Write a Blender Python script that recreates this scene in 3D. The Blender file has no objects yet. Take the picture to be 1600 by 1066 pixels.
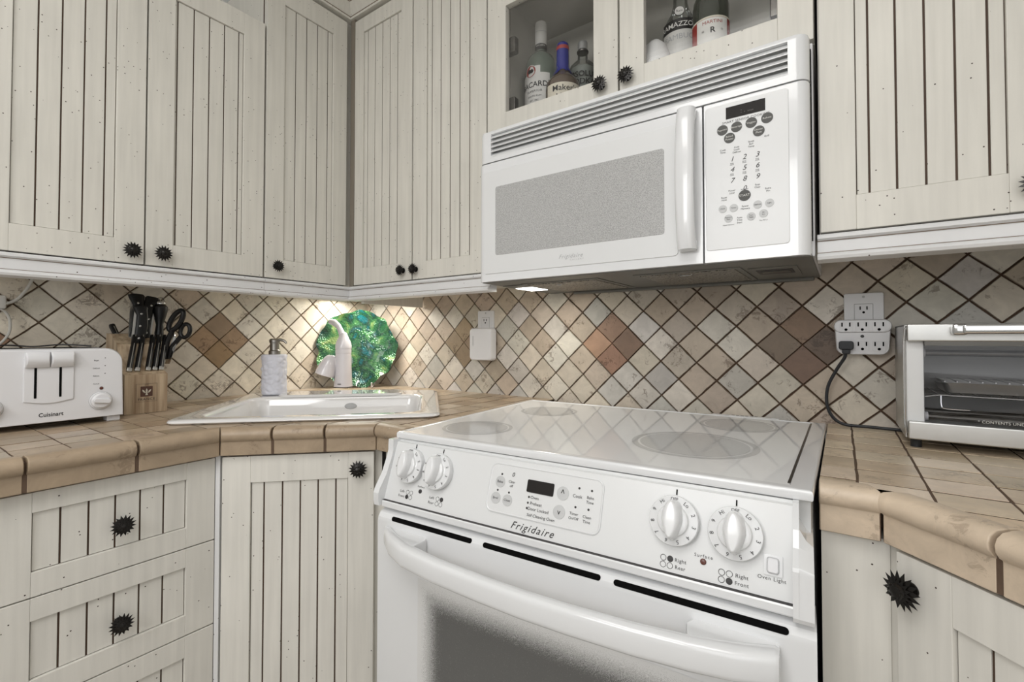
import bpy, bmesh, math, random
from mathutils import Vector, Matrix, noise
random.seed(7)
sc = bpy.context.scene
col = sc.collection
PI = math.pi

# ------------------------------------------------------------------ materials
def new_mat(name):
    m = bpy.data.materials.new(name); m.use_nodes = True
    nt = m.node_tree; b = nt.nodes['Principled BSDF']
    return m, nt, b
def N(nt, t, **kw):
    n = nt.nodes.new(t)
    for k, v in kw.items(): setattr(n, k, v)
    return n
def lin(c):
    return tuple((x/12.92 if x <= .04045 else ((x+.055)/1.055)**2.4) for x in c)
def rgb(r, g, b): return lin((r/255, g/255, b/255)) + (1,)
def plain(name, c, rough=.5, metal=0, spec=.5, noise_amt=.04, nscale=12, coat=0, bump=0, bscale=200):
    m, nt, b = new_mat(name)
    L = nt.links.new
    tc = N(nt, 'ShaderNodeTexCoord'); nz = N(nt, 'ShaderNodeTexNoise')
    nz.inputs['Scale'].default_value = nscale; nz.inputs['Detail'].default_value = 4
    L(tc.outputs['Object'], nz.inputs['Vector'])
    mr = N(nt, 'ShaderNodeMapRange'); mr.inputs['To Min'].default_value = 1-noise_amt*2; mr.inputs['To Max'].default_value = 1+noise_amt*2
    L(nz.outputs['Fac'], mr.inputs['Value'])
    mx = N(nt, 'ShaderNodeMix', data_type='RGBA', blend_type='MULTIPLY'); mx.inputs['Factor'].default_value = 1
    mx.inputs[6].default_value = c; L(mr.outputs['Result'], mx.inputs[7])
    L(mx.outputs[2], b.inputs['Base Color'])
    b.inputs['Roughness'].default_value = rough; b.inputs['Metallic'].default_value = metal
    b.inputs['Specular IOR Level'].default_value = spec; b.inputs['Coat Weight'].default_value = coat
    b.inputs['Coat Roughness'].default_value = .05
    if bump:
        n2 = N(nt, 'ShaderNodeTexNoise'); n2.inputs['Scale'].default_value = bscale; n2.inputs['Detail'].default_value = 3
        L(tc.outputs['Object'], n2.inputs['Vector'])
        bp = N(nt, 'ShaderNodeBump'); bp.inputs['Strength'].default_value = bump; bp.inputs['Distance'].default_value = .002
        L(n2.outputs['Fac'], bp.inputs['Height']); L(bp.outputs['Normal'], b.inputs['Normal'])
    return m
def paint(name, c, streak=1):
    """cream distressed paint: faint brushed streaks, worm-hole specks, brown rubbed patches"""
    m, nt, b = new_mat(name); L = nt.links.new
    tc = N(nt, 'ShaderNodeTexCoord')
    mp = N(nt, 'ShaderNodeMapping'); mp.inputs['Scale'].default_value = (40, 40, 2.2)
    L(tc.outputs['Object'], mp.inputs['Vector'])
    st = N(nt, 'ShaderNodeTexNoise'); st.inputs['Scale'].default_value = 2; st.inputs['Detail'].default_value = 6
    L(mp.outputs['Vector'], st.inputs['Vector'])
    big = N(nt, 'ShaderNodeTexNoise'); big.inputs['Scale'].default_value = 5; big.inputs['Detail'].default_value = 5
    L(tc.outputs['Object'], big.inputs['Vector'])
    r1 = N(nt, 'ShaderNodeMapRange'); r1.inputs['From Min'].default_value = .3; r1.inputs['From Max'].default_value = .7
    r1.inputs['To Min'].default_value = 1-.07*streak; r1.inputs['To Max'].default_value = 1+.04*streak
    L(st.outputs['Fac'], r1.inputs['Value'])
    r2 = N(nt, 'ShaderNodeMapRange'); r2.inputs['From Min'].default_value = .3; r2.inputs['From Max'].default_value = .7
    r2.inputs['To Min'].default_value = .95; r2.inputs['To Max'].default_value = 1.03
    L(big.outputs['Fac'], r2.inputs['Value'])
    mm = N(nt, 'ShaderNodeMath', operation='MULTIPLY'); L(r1.outputs['Result'], mm.inputs[0]); L(r2.outputs['Result'], mm.inputs[1])
    mx = N(nt, 'ShaderNodeMix', data_type='RGBA', blend_type='MULTIPLY'); mx.inputs['Factor'].default_value = 1
    mx.inputs[6].default_value = rgb(*c); L(mm.outputs[0], mx.inputs[7])
    # specks
    vo = N(nt, 'ShaderNodeTexVoronoi'); vo.inputs['Scale'].default_value = 75; L(tc.outputs['Object'], vo.inputs['Vector'])
    lt = N(nt, 'ShaderNodeMath', operation='LESS_THAN'); lt.inputs[1].default_value = .092; L(vo.outputs['Distance'], lt.inputs[0])
    cl = N(nt, 'ShaderNodeTexNoise'); cl.inputs['Scale'].default_value = 11; cl.inputs['Detail'].default_value = 1
    L(tc.outputs['Object'], cl.inputs['Vector'])
    gt = N(nt, 'ShaderNodeMath', operation='GREATER_THAN'); gt.inputs[1].default_value = .49; L(cl.outputs['Fac'], gt.inputs[0])
    sx = N(nt, 'ShaderNodeSeparateColor'); L(vo.outputs['Color'], sx.inputs[0])
    g2 = N(nt, 'ShaderNodeMath', operation='GREATER_THAN'); g2.inputs[1].default_value = .35; L(sx.outputs[0], g2.inputs[0])
    a1 = N(nt, 'ShaderNodeMath', operation='MULTIPLY'); L(lt.outputs[0], a1.inputs[0]); L(gt.outputs[0], a1.inputs[1])
    a2 = N(nt, 'ShaderNodeMath', operation='MULTIPLY'); L(a1.outputs[0], a2.inputs[0]); L(g2.outputs[0], a2.inputs[1])
    m2 = N(nt, 'ShaderNodeMix', data_type='RGBA'); L(a2.outputs[0], m2.inputs['Factor'])
    L(mx.outputs[2], m2.inputs[6]); m2.inputs[7].default_value = rgb(58, 44, 34)
    L(m2.outputs[2], b.inputs['Base Color'])
    b.inputs['Roughness'].default_value = .42
    bp = N(nt, 'ShaderNodeBump'); bp.inputs['Strength'].default_value = .15*streak; bp.inputs['Distance'].default_value = .001
    L(st.outputs['Fac'], bp.inputs['Height']); L(bp.outputs['Normal'], b.inputs['Normal'])
    return m
def stone(name, rough=.45, mult=1.0, pit=.5, base=None, bumpd=.0015):
    """tumbled stone tile: per tile colour comes from the face attribute 'tone'"""
    m, nt, b = new_mat(name); L = nt.links.new
    tc = N(nt, 'ShaderNodeTexCoord')
    at = N(nt, 'ShaderNodeAttribute'); at.attribute_name = 'tone'
    n1 = N(nt, 'ShaderNodeTexNoise'); n1.inputs['Scale'].default_value = 22; n1.inputs['Detail'].default_value = 8; n1.inputs['Roughness'].default_value = .65
    n1.inputs['Distortion'].default_value = .8
    L(tc.outputs['Object'], n1.inputs['Vector'])
    r = N(nt, 'ShaderNodeMapRange'); r.inputs['From Min'].default_value = .3; r.inputs['From Max'].default_value = .72
    r.inputs['To Min'].default_value = 1.12; r.inputs['To Max'].default_value = .84
    L(n1.outputs['Fac'], r.inputs['Value'])
    mx = N(nt, 'ShaderNodeMix', data_type='RGBA', blend_type='MULTIPLY'); mx.inputs['Factor'].default_value = 1
    if base: mx.inputs[6].default_value = rgb(*base)
    else: L(at.outputs['Color'], mx.inputs[6])
    L(r.outputs['Result'], mx.inputs[7])
    # pits and smudges
    n2 = N(nt, 'ShaderNodeTexNoise'); n2.inputs['Scale'].default_value = 60; n2.inputs['Detail'].default_value = 6; n2.inputs['Roughness'].default_value = .7
    n2.inputs['Distortion'].default_value = 1.5
    L(tc.outputs['Object'], n2.inputs['Vector'])
    n3 = N(nt, 'ShaderNodeTexNoise'); n3.inputs['Scale'].default_value = 14; L(tc.outputs['Object'], n3.inputs['Vector'])
    ad = N(nt, 'ShaderNodeMath', operation='MULTIPLY'); L(n2.outputs['Fac'], ad.inputs[0]); L(n3.outputs['Fac'], ad.inputs[1])
    r2 = N(nt, 'ShaderNodeMapRange'); r2.inputs['From Min'].default_value = .315; r2.inputs['From Max'].default_value = .37
    r2.inputs['To Max'].default_value = pit
    L(ad.outputs[0], r2.inputs['Value'])
    m2 = N(nt, 'ShaderNodeMix', data_type='RGBA', blend_type='MULTIPLY'); L(r2.outputs['Result'], m2.inputs['Factor'])
    L(mx.outputs[2], m2.inputs[6]); m2.inputs[7].default_value = rgb(120, 100, 84)
    L(m2.outputs[2], b.inputs['Base Color'])
    b.inputs['Roughness'].default_value = rough
    bp = N(nt, 'ShaderNodeBump'); bp.inputs['Strength'].default_value = .35; bp.inputs['Distance'].default_value = bumpd
    L(n1.outputs['Fac'], bp.inputs['Height']); L(bp.outputs['Normal'], b.inputs['Normal'])
    return m
def emit(name, c, s):
    m, nt, b = new_mat(name)
    b.inputs['Base Color'].default_value = c; b.inputs['Emission Color'].default_value = c; b.inputs['Emission Strength'].default_value = s
    return m
def glass_thin(name, tint=(1, 1, 1, 1), refl=.08, rough=.02, gain=.16):
    m, nt, b = new_mat(name); L = nt.links.new
    out = nt.nodes['Material Output']; nt.nodes.remove(b)
    t = N(nt, 'ShaderNodeBsdfTransparent'); t.inputs[0].default_value = tint
    g = N(nt, 'ShaderNodeBsdfGlossy'); g.inputs['Roughness'].default_value = rough
    f = N(nt, 'ShaderNodeFresnel'); f.inputs['IOR'].default_value = 1.45
    mp = N(nt, 'ShaderNodeMath', operation='MULTIPLY_ADD'); mp.inputs[1].default_value = gain; mp.inputs[2].default_value = refl*.1
    L(f.outputs[0], mp.inputs[0])
    x = N(nt, 'ShaderNodeMixShader'); L(mp.outputs[0], x.inputs[0]); L(t.outputs[0], x.inputs[1]); L(g.outputs[0], x.inputs[2])
    L(x.outputs[0], out.inputs['Surface'])
    return m

M = {}
M['paint_up'] = paint('cream_paint_upper', (215, 212, 203))
M['paint_low'] = paint('cream_paint_lower', (222, 219, 211))
M['rail'] = paint('light_rail_paint', (220, 220, 220), .15)
M['glaze'] = plain('brown_glaze', rgb(72, 54, 41), .7, noise_amt=.15, nscale=40)
M['glaze_soft'] = plain('soft_brown_glaze', rgb(120, 104, 88), .7)
M['gap'] = plain('shaded_gap', rgb(128, 120, 108), .7)
M['inside'] = plain('cabinet_inside', rgb(188, 186, 178), .6)
M['white'] = plain('white_enamel', rgb(226, 227, 228), .18, coat=.5, noise_amt=.004)
M['white_panel'] = plain('white_panel', rgb(222, 223, 223), .28, noise_amt=.004)
M['white_plastic'] = plain('white_plastic', rgb(224, 224, 226), .3, noise_amt=.004)
M['white_shadow'] = plain('vent_recess_white', rgb(176, 177, 176), .4)
M['glasstop'] = plain('white_glass_top', rgb(228, 229, 229), .05, spec=.34, noise_amt=.003)
M['burner'] = plain('burner_grey', rgb(196, 197, 197), .07, spec=.34, noise_amt=.03, nscale=300)
M['porcelain'] = plain('white_porcelain', rgb(226, 225, 224), .1, coat=1, noise_amt=.003)
M['faucet'] = plain('faucet_white', rgb(216, 213, 217), .2, coat=.4, noise_amt=.003)
M['black'] = plain('black_slot', rgb(5, 5, 5), .8, spec=.1)
M['ink'] = plain('dark_ink', rgb(52, 50, 50), .5)
M['button_dark'] = plain('dark_button', rgb(62, 62, 58), .45)
M['button_grey'] = plain('grey_button', rgb(196, 197, 197), .4)
M['ring'] = plain('dial_ring_grey', rgb(178, 179, 180), .4)  # mid grey for dial rings, small fittings and pale lettering
M['display'] = plain('display_black', rgb(34, 31, 29), .5, spec=.2)
M['digit'] = plain('display_digits', rgb(88, 84, 80), .4)
M['iron'] = plain('black_iron', rgb(34, 32, 30), .26, metal=.5, noise_amt=.2, nscale=120, bump=.4)
M['steel'] = plain('brushed_steel', rgb(200, 200, 198), .36, metal=1, noise_amt=.03, nscale=30)
M['pump'] = plain('pump_steel', rgb(150, 147, 142), .3, metal=1)
M['chrome'] = plain('chrome', rgb(205, 205, 205), .12, metal=1)
M['steel_dark'] = plain('dark_steel', rgb(96, 94, 90), .35, metal=.9)
M['mw_under'] = plain('grey_underside', rgb(112, 111, 106), .45, metal=.3, noise_amt=.12, nscale=9)
M['filter'] = None
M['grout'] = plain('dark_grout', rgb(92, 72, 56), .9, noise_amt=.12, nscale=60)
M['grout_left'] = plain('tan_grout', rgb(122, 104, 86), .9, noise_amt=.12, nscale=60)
M['grout_top'] = plain('brown_counter_grout', rgb(92, 74, 60), .9, noise_amt=.15, nscale=60)
M['tile'] = stone('tumbled_wall_tile', .5, pit=.55)
M['ctile'] = stone('counter_tile', .32, pit=.35)
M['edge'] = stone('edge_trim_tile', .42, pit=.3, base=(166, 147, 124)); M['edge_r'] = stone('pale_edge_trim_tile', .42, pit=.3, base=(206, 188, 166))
M['wall'] = plain('wall_paint', rgb(226, 226, 224), .7)
M['floor'] = plain('floor_tile', rgb(176, 168, 158), .4)
M['ceil'] = plain('ceiling_paint', rgb(238, 237, 233), .8)
M['wood'] = None
M['handle'] = plain('black_handle', rgb(16, 16, 17), .35, spec=.35)
M['rubber'] = plain('dark_rubber', rgb(36, 38, 42), .5)
M['cord_white'] = plain('white_cord', rgb(196, 194, 188), .4)
M['glass'] = glass_thin('cabinet_glass')
M['bottle_clear'] = glass_thin('clear_bottle_glass', (.93, .95, .94, 1), .3, gain=.8)
M['oven_glass'] = glass_thin('toaster_oven_glass', (.93, .93, .94, 1), .1, gain=.3)
M['amber'] = plain('amber_whiskey', rgb(92, 80, 70), .12, coat=1)
M['green_bottle'] = plain('dark_green_bottle', rgb(52, 56, 48), .06, coat=1)
M['bacardi_glass'] = plain('grey_green_rum_glass', rgb(112, 122, 112), .08, coat=1)
M['vodka'] = plain('pale_spirit', rgb(158, 161, 156), .2)
M['label_white'] = plain('white_label', rgb(216, 215, 210), .6)
M['label_cream'] = plain('cream_label', rgb(206, 200, 184), .6)
M['label_red'] = plain('red_print', rgb(150, 48, 40), .5)
M['label_black'] = plain('black_print', rgb(28, 26, 26), .5)
M['blue_wax'] = plain('blue_wax', rgb(28, 38, 128), .22, coat=.6)
M['silver_cap'] = plain('silver_cap', rgb(205, 206, 206), .25, metal=.6)
M['soap_stone'] = plain('carved_white_resin', rgb(212, 213, 222), .6)
M['led_off'] = plain('red_indicator', rgb(96, 54, 44), .3)
M['glare_white'] = plain('lamp_glare_white', rgb(222, 222, 220), .35)  # white that stands in for a lamp reflection behind the glass door
M['foil'] = plain('grey_lining', rgb(172, 172, 170), .45, metal=.25)
M['lamp'] = emit('lamp_lens', (1, .97, .9, 1), 5)
M['striplamp'] = emit('strip_lens', (1, .93, .8, 1), 5)
M['ceil_lens'] = emit('ceiling_lens', (1, .98, .95, 1), 2)

def mk_wood():
    m, nt, b = new_mat('pale_block_wood'); L = nt.links.new
    tc = N(nt, 'ShaderNodeTexCoord'); mp = N(nt, 'ShaderNodeMapping'); mp.inputs['Scale'].default_value = (60, 60, 3)
    L(tc.outputs['Object'], mp.inputs['Vector'])
    n = N(nt, 'ShaderNodeTexNoise'); n.inputs['Scale'].default_value = 1.5; n.inputs['Detail'].default_value = 6; L(mp.outputs['Vector'], n.inputs['Vector'])
    cr = N(nt, 'ShaderNodeValToRGB'); cr.color_ramp.elements[0].position = .3; cr.color_ramp.elements[0].color = rgb(148, 124, 98)
    cr.color_ramp.elements[1].position = .65; cr.color_ramp.elements[1].color = rgb(206, 186, 158)
    L(n.outputs['Fac'], cr.inputs[0]); L(cr.outputs[0], b.inputs['Base Color']); b.inputs['Roughness'].default_value = .45
    return m
M['wood'] = mk_wood()
def mk_plate():
    m, nt, b = new_mat('green_art_glass'); L = nt.links.new
    tc = N(nt, 'ShaderNodeTexCoord')
    n = N(nt, 'ShaderNodeTexNoise'); n.inputs['Scale'].default_value = 14; n.inputs['Detail'].default_value = 5; n.inputs['Distortion'].default_value = 1.2
    L(tc.outputs['Object'], n.inputs['Vector'])
    cr = N(nt, 'ShaderNodeValToRGB'); e = cr.color_ramp.elements
    e[0].position = .34; e[0].color = rgb(12, 92, 96); e[1].position = .72; e[1].color = rgb(140, 158, 96)
    for p, c in ((.44, (22, 62, 46)), (.52, (40, 92, 58)), (.6, (66, 116, 66))):
        q = e.new(p); q.color = rgb(*c)
    L(n.outputs['Fac'], cr.inputs[0]); L(cr.outputs[0], b.inputs['Base Color'])
    b.inputs['Roughness'].default_value = .16; b.inputs['Coat Weight'].default_value = .6; b.inputs['Metallic'].default_value = .25
    v = N(nt, 'ShaderNodeTexVoronoi'); v.inputs['Scale'].default_value = 150; L(tc.outputs['Object'], v.inputs['Vector'])
    bp = N(nt, 'ShaderNodeBump'); bp.inputs['Strength'].default_value = .7; bp.inputs['Distance'].default_value = .003
    L(v.outputs['Distance'], bp.inputs['Height']); L(bp.outputs['Normal'], b.inputs['Normal'])
    return m
M['plate'] = mk_plate()
def mk_mesh_mat(name, c1, c2, scale, rough=.4, metal=.5):
    m, nt, b = new_mat(name); L = nt.links.new
    tc = N(nt, 'ShaderNodeTexCoord'); v = N(nt, 'ShaderNodeTexVoronoi'); v.inputs['Scale'].default_value = scale
    L(tc.outputs['Object'], v.inputs['Vector'])
    cr = N(nt, 'ShaderNodeValToRGB'); cr.color_ramp.elements[0].position = .25; cr.color_ramp.elements[0].color = c1
    cr.color_ramp.elements[1].position = .6; cr.color_ramp.elements[1].color = c2
    L(v.outputs['Distance'], cr.inputs[0]); L(cr.outputs[0], b.inputs['Base Color'])
    b.inputs['Roughness'].default_value = rough; b.inputs['Metallic'].default_value = metal
    return m
M['filter'] = mk_mesh_mat('filter_mesh', rgb(40, 37, 33), rgb(150, 145, 136), 200)
M['mw_screen'] = mk_mesh_mat('door_screen', rgb(150, 150, 149), rgb(186, 186, 185), 520, .22, 0)
def mk_ovenwin():
    """dark dotted oven window whose dots thin out towards the rim"""
    m, nt, b = new_mat('oven_window_frit'); L = nt.links.new
    at = N(nt, 'ShaderNodeAttribute'); at.attribute_name = 'fade'
    tc = N(nt, 'ShaderNodeTexCoord'); n = N(nt, 'ShaderNodeTexNoise'); n.inputs['Scale'].default_value = 900; n.inputs['Detail'].default_value = 2
    L(tc.outputs['Object'], n.inputs['Vector'])
    su = N(nt, 'ShaderNodeMath', operation='SUBTRACT'); L(n.outputs['Fac'], su.inputs[0]); su.inputs[1].default_value = .5
    ad = N(nt, 'ShaderNodeMath', operation='MULTIPLY_ADD'); ad.inputs[1].default_value = 1.1
    L(su.outputs[0], ad.inputs[0]); L(at.outputs['Fac'], ad.inputs[2])
    r = N(nt, 'ShaderNodeMapRange'); r.inputs['From Min'].default_value = .15; r.inputs['From Max'].default_value = .85
    L(ad.outputs[0], r.inputs['Value'])
    mx = N(nt, 'ShaderNodeMix', data_type='RGBA'); L(r.outputs['Result'], mx.inputs['Factor'])
    mx.inputs[6].default_value = rgb(218, 218, 217); mx.inputs[7].default_value = rgb(98, 98, 97)
    L(mx.outputs[2], b.inputs['Base Color']); b.inputs['Roughness'].default_value = .2
    return m
M['ovenwin'] = mk_ovenwin()

# ------------------------------------------------------------------ mesh builder
def frame(o, x, y=None, z=None):
    """matrix from origin and axes"""
    x = Vector(x).normalized()
    if z is None and y is None: z = Vector((0, 0, 1))
    if z is not None:
        z = Vector(z).normalized(); y = z.cross(x).normalized()
    else:
        y = Vector(y).normalized(); z = x.cross(y).normalized()
    m = Matrix((x, y, z)).transposed().to_4x4(); m.translation = Vector(o)
    return m
I4 = Matrix.Identity(4)
def wmat(o):
    return (wmat(o.parent) if o.parent else I4) @ o.matrix_basis
class MB:
    def __init__(s): s.v = []; s.f = []; s.m = []; s.mats = []; s.tone = {}; s.smooth = None
    def mi(s, mat):
        if mat not in s.mats: s.mats.append(mat)
        return s.mats.index(mat)
    def add(s, vs, fs, mat, T=I4, tone=None):
        b = len(s.v); k = s.mi(mat)
        s.v += [T @ Vector(p) for p in vs]
        flip = T.to_3x3().determinant() < 0
        for f in fs:
            g = [b+i for i in f]
            s.f.append(g[::-1] if flip else g); s.m.append(k)
            if tone is not None: s.tone[len(s.f)-1] = tone
    def bm(s, bm_, mat, T=I4):
        bm_.verts.index_update()
        s.add([v.co.copy() for v in bm_.verts], [[v.index for v in f.verts] for f in bm_.faces], mat, T); bm_.free()
    def box(s, a, c, mat, T=I4, bev=0, seg=2):
        a, c = [min(p, q) for p, q in zip(a, c)], [max(p, q) for p, q in zip(a, c)]
        b = bmesh.new(); bmesh.ops.create_cube(b, size=1)
        for v in b.verts:
            v.co = Vector([(a[i]+c[i])/2 + v.co[i]*(c[i]-a[i]) for i in range(3)])
        if bev:
            bmesh.ops.bevel(b, geom=b.edges[:], offset=min(bev, .49*min(c[i]-a[i] for i in range(3))), segments=seg, profile=.5, affect='EDGES')
        s.bm(b, mat, T)
    def prism(s, poly, z0, z1, mat, T=I4, top=None, bev=0, seg=2):
        """poly in xy, extruded z0..z1"""
        b = bmesh.new()
        lo = [b.verts.new((p[0], p[1], z0)) for p in poly]; hi = [b.verts.new((p[0], p[1], z1)) for p in poly]
        n = len(poly)
        b.faces.new(lo[::-1]); ft = b.faces.new(hi)
        for i in range(n): b.faces.new((lo[i], lo[(i+1) % n], hi[(i+1) % n], hi[i]))
        bmesh.ops.recalc_face_normals(b, faces=b.faces[:])
        if bev: bmesh.ops.bevel(b, geom=[e for e in ft.edges], offset=bev, segments=seg, profile=.5, affect='EDGES')
        s.bm(b, mat, T)
    def lathe(s, prof, mat, T=I4, n=32, caps=True, a0=0, a1=2*PI, rfun=None):
        vs = []; fs = []; full = abs(a1-a0-2*PI) < 1e-6; k = n if full else n+1
        for r, z in prof:
            for i in range(k):
                a = a0+(a1-a0)*i/n
                rr = r*(rfun(a, z) if rfun else 1)
                vs.append((rr*math.cos(a), rr*math.sin(a), z))
        for j in range(len(prof)-1):
            for i in range(n):
                i2 = (i+1) % k
                fs.append((j*k+i, j*k+i2, (j+1)*k+i2, (j+1)*k+i))
        if caps and full:
            if prof[0][0] > 1e-6: fs.append(tuple(range(k))[::-1])
            if prof[-1][0] > 1e-6: fs.append(tuple((len(prof)-1)*k+i for i in range(k)))
        s.add(vs, fs, mat, T)
    def loft(s, loops, mat, T=I4, cap0=True, cap1=True, closed=True):
        n = len(loops[0]); vs = [p for l in loops for p in l]; fs = []
        for j in range(len(loops)-1):
            for i in range(n if closed else n-1):
                i2 = (i+1) % n
                fs.append((j*n+i, j*n+i2, (j+1)*n+i2, (j+1)*n+i))
        if cap0: fs.append(tuple(range(n))[::-1])
        if cap1: fs.append(tuple((len(loops)-1)*n+i for i in range(n)))
        s.add(vs, fs, mat, T)
    def tube(s, pts, r, mat, T=I4, n=10, sx=1, sy=1):
        pts = [Vector(p) for p in pts]; loops = []
        rr = r if isinstance(r, (list, tuple)) else [r]*len(pts)
        up = None
        for i, p in enumerate(pts):
            t = (pts[min(i+1, len(pts)-1)]-pts[max(i-1, 0)]).normalized()
            if up is None:
                up = Vector((0, 0, 1)) if abs(t.z) < .9 else Vector((1, 0, 0))
            u = (up-t*up.dot(t)).normalized(); w = t.cross(u); up = u
            loops.append([tuple(p+u*math.cos(2*PI*k/n)*rr[i]*sx+w*math.sin(2*PI*k/n)*rr[i]*sy) for k in range(n)])
        s.loft(loops, mat, T)
    def build(s, name, parent=None, sharp=35, kind=None):
        me = bpy.data.meshes.new(name)
        inv = wmat(parent).inverted() if parent else I4
        me.from_pydata([inv @ v for v in s.v], [], s.f)
        for m in s.mats: me.materials.append(m)
        for p, k in zip(me.polygons, s.m): p.material_index = k
        if s.tone:
            at = me.attributes.new('tone', 'FLOAT_COLOR', 'FACE')
            for i in range(len(s.f)):
                at.data[i].color = s.tone.get(i, (.5, .45, .4, 1))
        if sharp:
            me.polygons.foreach_set('use_smooth', [True]*len(me.polygons))
            me.set_sharp_from_angle(angle=math.radians(sharp))
        me.update()
        o = bpy.data.objects.new(name, me); col.objects.link(o)
        if sharp and len(me.polygons) < 6000:
            wn = o.modifiers.new('wn', 'WEIGHTED_NORMAL'); wn.keep_sharp = True; wn.weight = 60
        if parent: o.parent = parent
        if kind: o['kind'] = kind
        return o
def root(name, loc, label, cat, group=None, rz=0):
    o = bpy.data.objects.new(name, None); col.objects.link(o)
    o.location = loc; o.rotation_euler = (0, 0, rz); o.empty_display_size = .02
    
    o['label'] = label; o['category'] = cat
    if group: o['group'] = group
    return o
def tag(o, label, cat, group=None):
    o['label'] = label; o['category'] = cat
    if group: o['group'] = group
    return o
def rrect(w, h, r, n=5, cx=0, cy=0):
    pts = []
    for qx, qy, a in ((1, 1, 0), (-1, 1, PI/2), (-1, -1, PI), (1, -1, 3*PI/2)):
        for i in range(n+1):
            t = a+PI/2*i/n
            pts.append((cx+qx*(w/2-r)+r*math.cos(t), cy+qy*(h/2-r)+r*math.sin(t)))
    return pts
_tc = {}
def text_geo(s, shear=0, bold=0, space=1):
    key = (s, shear, bold, space)
    if key in _tc: return _tc[key]
    cu = bpy.data.curves.new('t', 'FONT'); cu.body = s; cu.size = 1; cu.shear = shear; cu.offset = bold; cu.space_character = space
    cu.resolution_u = 3; cu.align_x = 'CENTER'; cu.align_y = 'CENTER'; cu.space_line = .9
    o = bpy.data.objects.new('t', cu); col.objects.link(o)
    bpy.context.view_layer.update()
    me = bpy.data.meshes.new_from_object(o.evaluated_get(bpy.context.evaluated_depsgraph_get()))
    vs = [v.co.copy() for v in me.vertices]; fs = [list(p.vertices) for p in me.polygons]
    bpy.data.objects.remove(o); bpy.data.curves.remove(cu); bpy.data.meshes.remove(me)
    _tc[key] = (vs, fs)
    return vs, fs
def text(mb, s, mat, T, x, y, size, off=.0004, shear=0, bold=0, space=1, sx=1, bend=None):
    """letters in the local xy plane of T (z outwards), centred at x, y"""
    vs, fs = text_geo(s, shear, bold, space)
    P = []
    for v in vs:
        px, py = x+v.x*size*sx, y+v.y*size
        if bend:
            a = px/bend; P.append((math.sin(a)*(bend+off), py, math.cos(a)*(bend+off)))
        else: P.append((px, py, off))
    mb.add(P, fs, mat, T)

# ------------------------------------------------------------------ shell
def shell(name, a, c, mat):
    mb = MB(); mb.box(a, c, mat); o = mb.build(name, kind='structure'); return o
XW, YW = 2.62, -3.2
ZH = 2.44
wl = shell('wall_left', (-.1, YW-.1, 0), (-.011, .1, ZH), M['wall'])
wb = shell('wall_back', (-.1, .011, 0), (XW+.1, .1, ZH), M['wall'])
shell('wall_right', (XW, YW, 0), (XW+.1, .011, ZH), M['wall'])
shell('wall_front', (-.011, YW-.1, 0), (XW+.1, YW, ZH), M['wall'])
shell('floor', (-.1, YW-.1, -.1), (XW+.1, .1, 0), M['floor'])
shell('ceiling', (-.1, YW-.1, ZH), (XW+.1, .1, ZH+.1), M['ceil'])

# ------------------------------------------------------------------ tiling helpers
def clip(poly, a, b, c):
    """keep a*x+b*y<=c"""
    out = []
    for i in range(len(poly)):
        p, q = poly[i], poly[(i+1) % len(poly)]
        dp, dq = a*p[0]+b*p[1]-c, a*q[0]+b*q[1]-c
        if dp <= 0: out.append(p)
        if (dp < 0 < dq) or (dq < 0 < dp):
            t = dp/(dp-dq); out.append((p[0]+(q[0]-p[0])*t, p[1]+(q[1]-p[1])*t))
    return out
def area(p): return abs(sum(p[i][0]*p[(i+1) % len(p)][1]-p[(i+1) % len(p)][0]*p[i][1] for i in range(len(p)))/2) if len(p) > 2 else 0
def halfplanes(conv):
    if sum(conv[i][0]*conv[(i+1) % len(conv)][1]-conv[(i+1) % len(conv)][0]*conv[i][1] for i in range(len(conv))) < 0: conv = conv[::-1]
    r = []
    for i in range(len(conv)):
        p, q = conv[i], conv[(i+1) % len(conv)]
        a, b = q[1]-p[1], -(q[0]-p[0]); r.append((a, b, a*p[0]+b*p[1]))
    return r
def inter(poly, conv):
    for h in halfplanes(conv):
        poly = clip(poly, *h)
        if len(poly) < 3: return []
    return poly
def subtract(poly, conv):
    out = []; rest = poly
    for a, b, c in halfplanes(conv):
        o = clip(rest, -a, -b, -c)
        if area(o) > 1e-7: out.append(o)
        rest = clip(rest, a, b, c)
        if len(rest) < 3: break
    return out
def jit(c, s):
    k = 1+random.uniform(-s, s)
    return lin(tuple(min(1, max(0, x/255*k*(1+random.uniform(-.006, .006)))) for x in c))+(1,)

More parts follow.
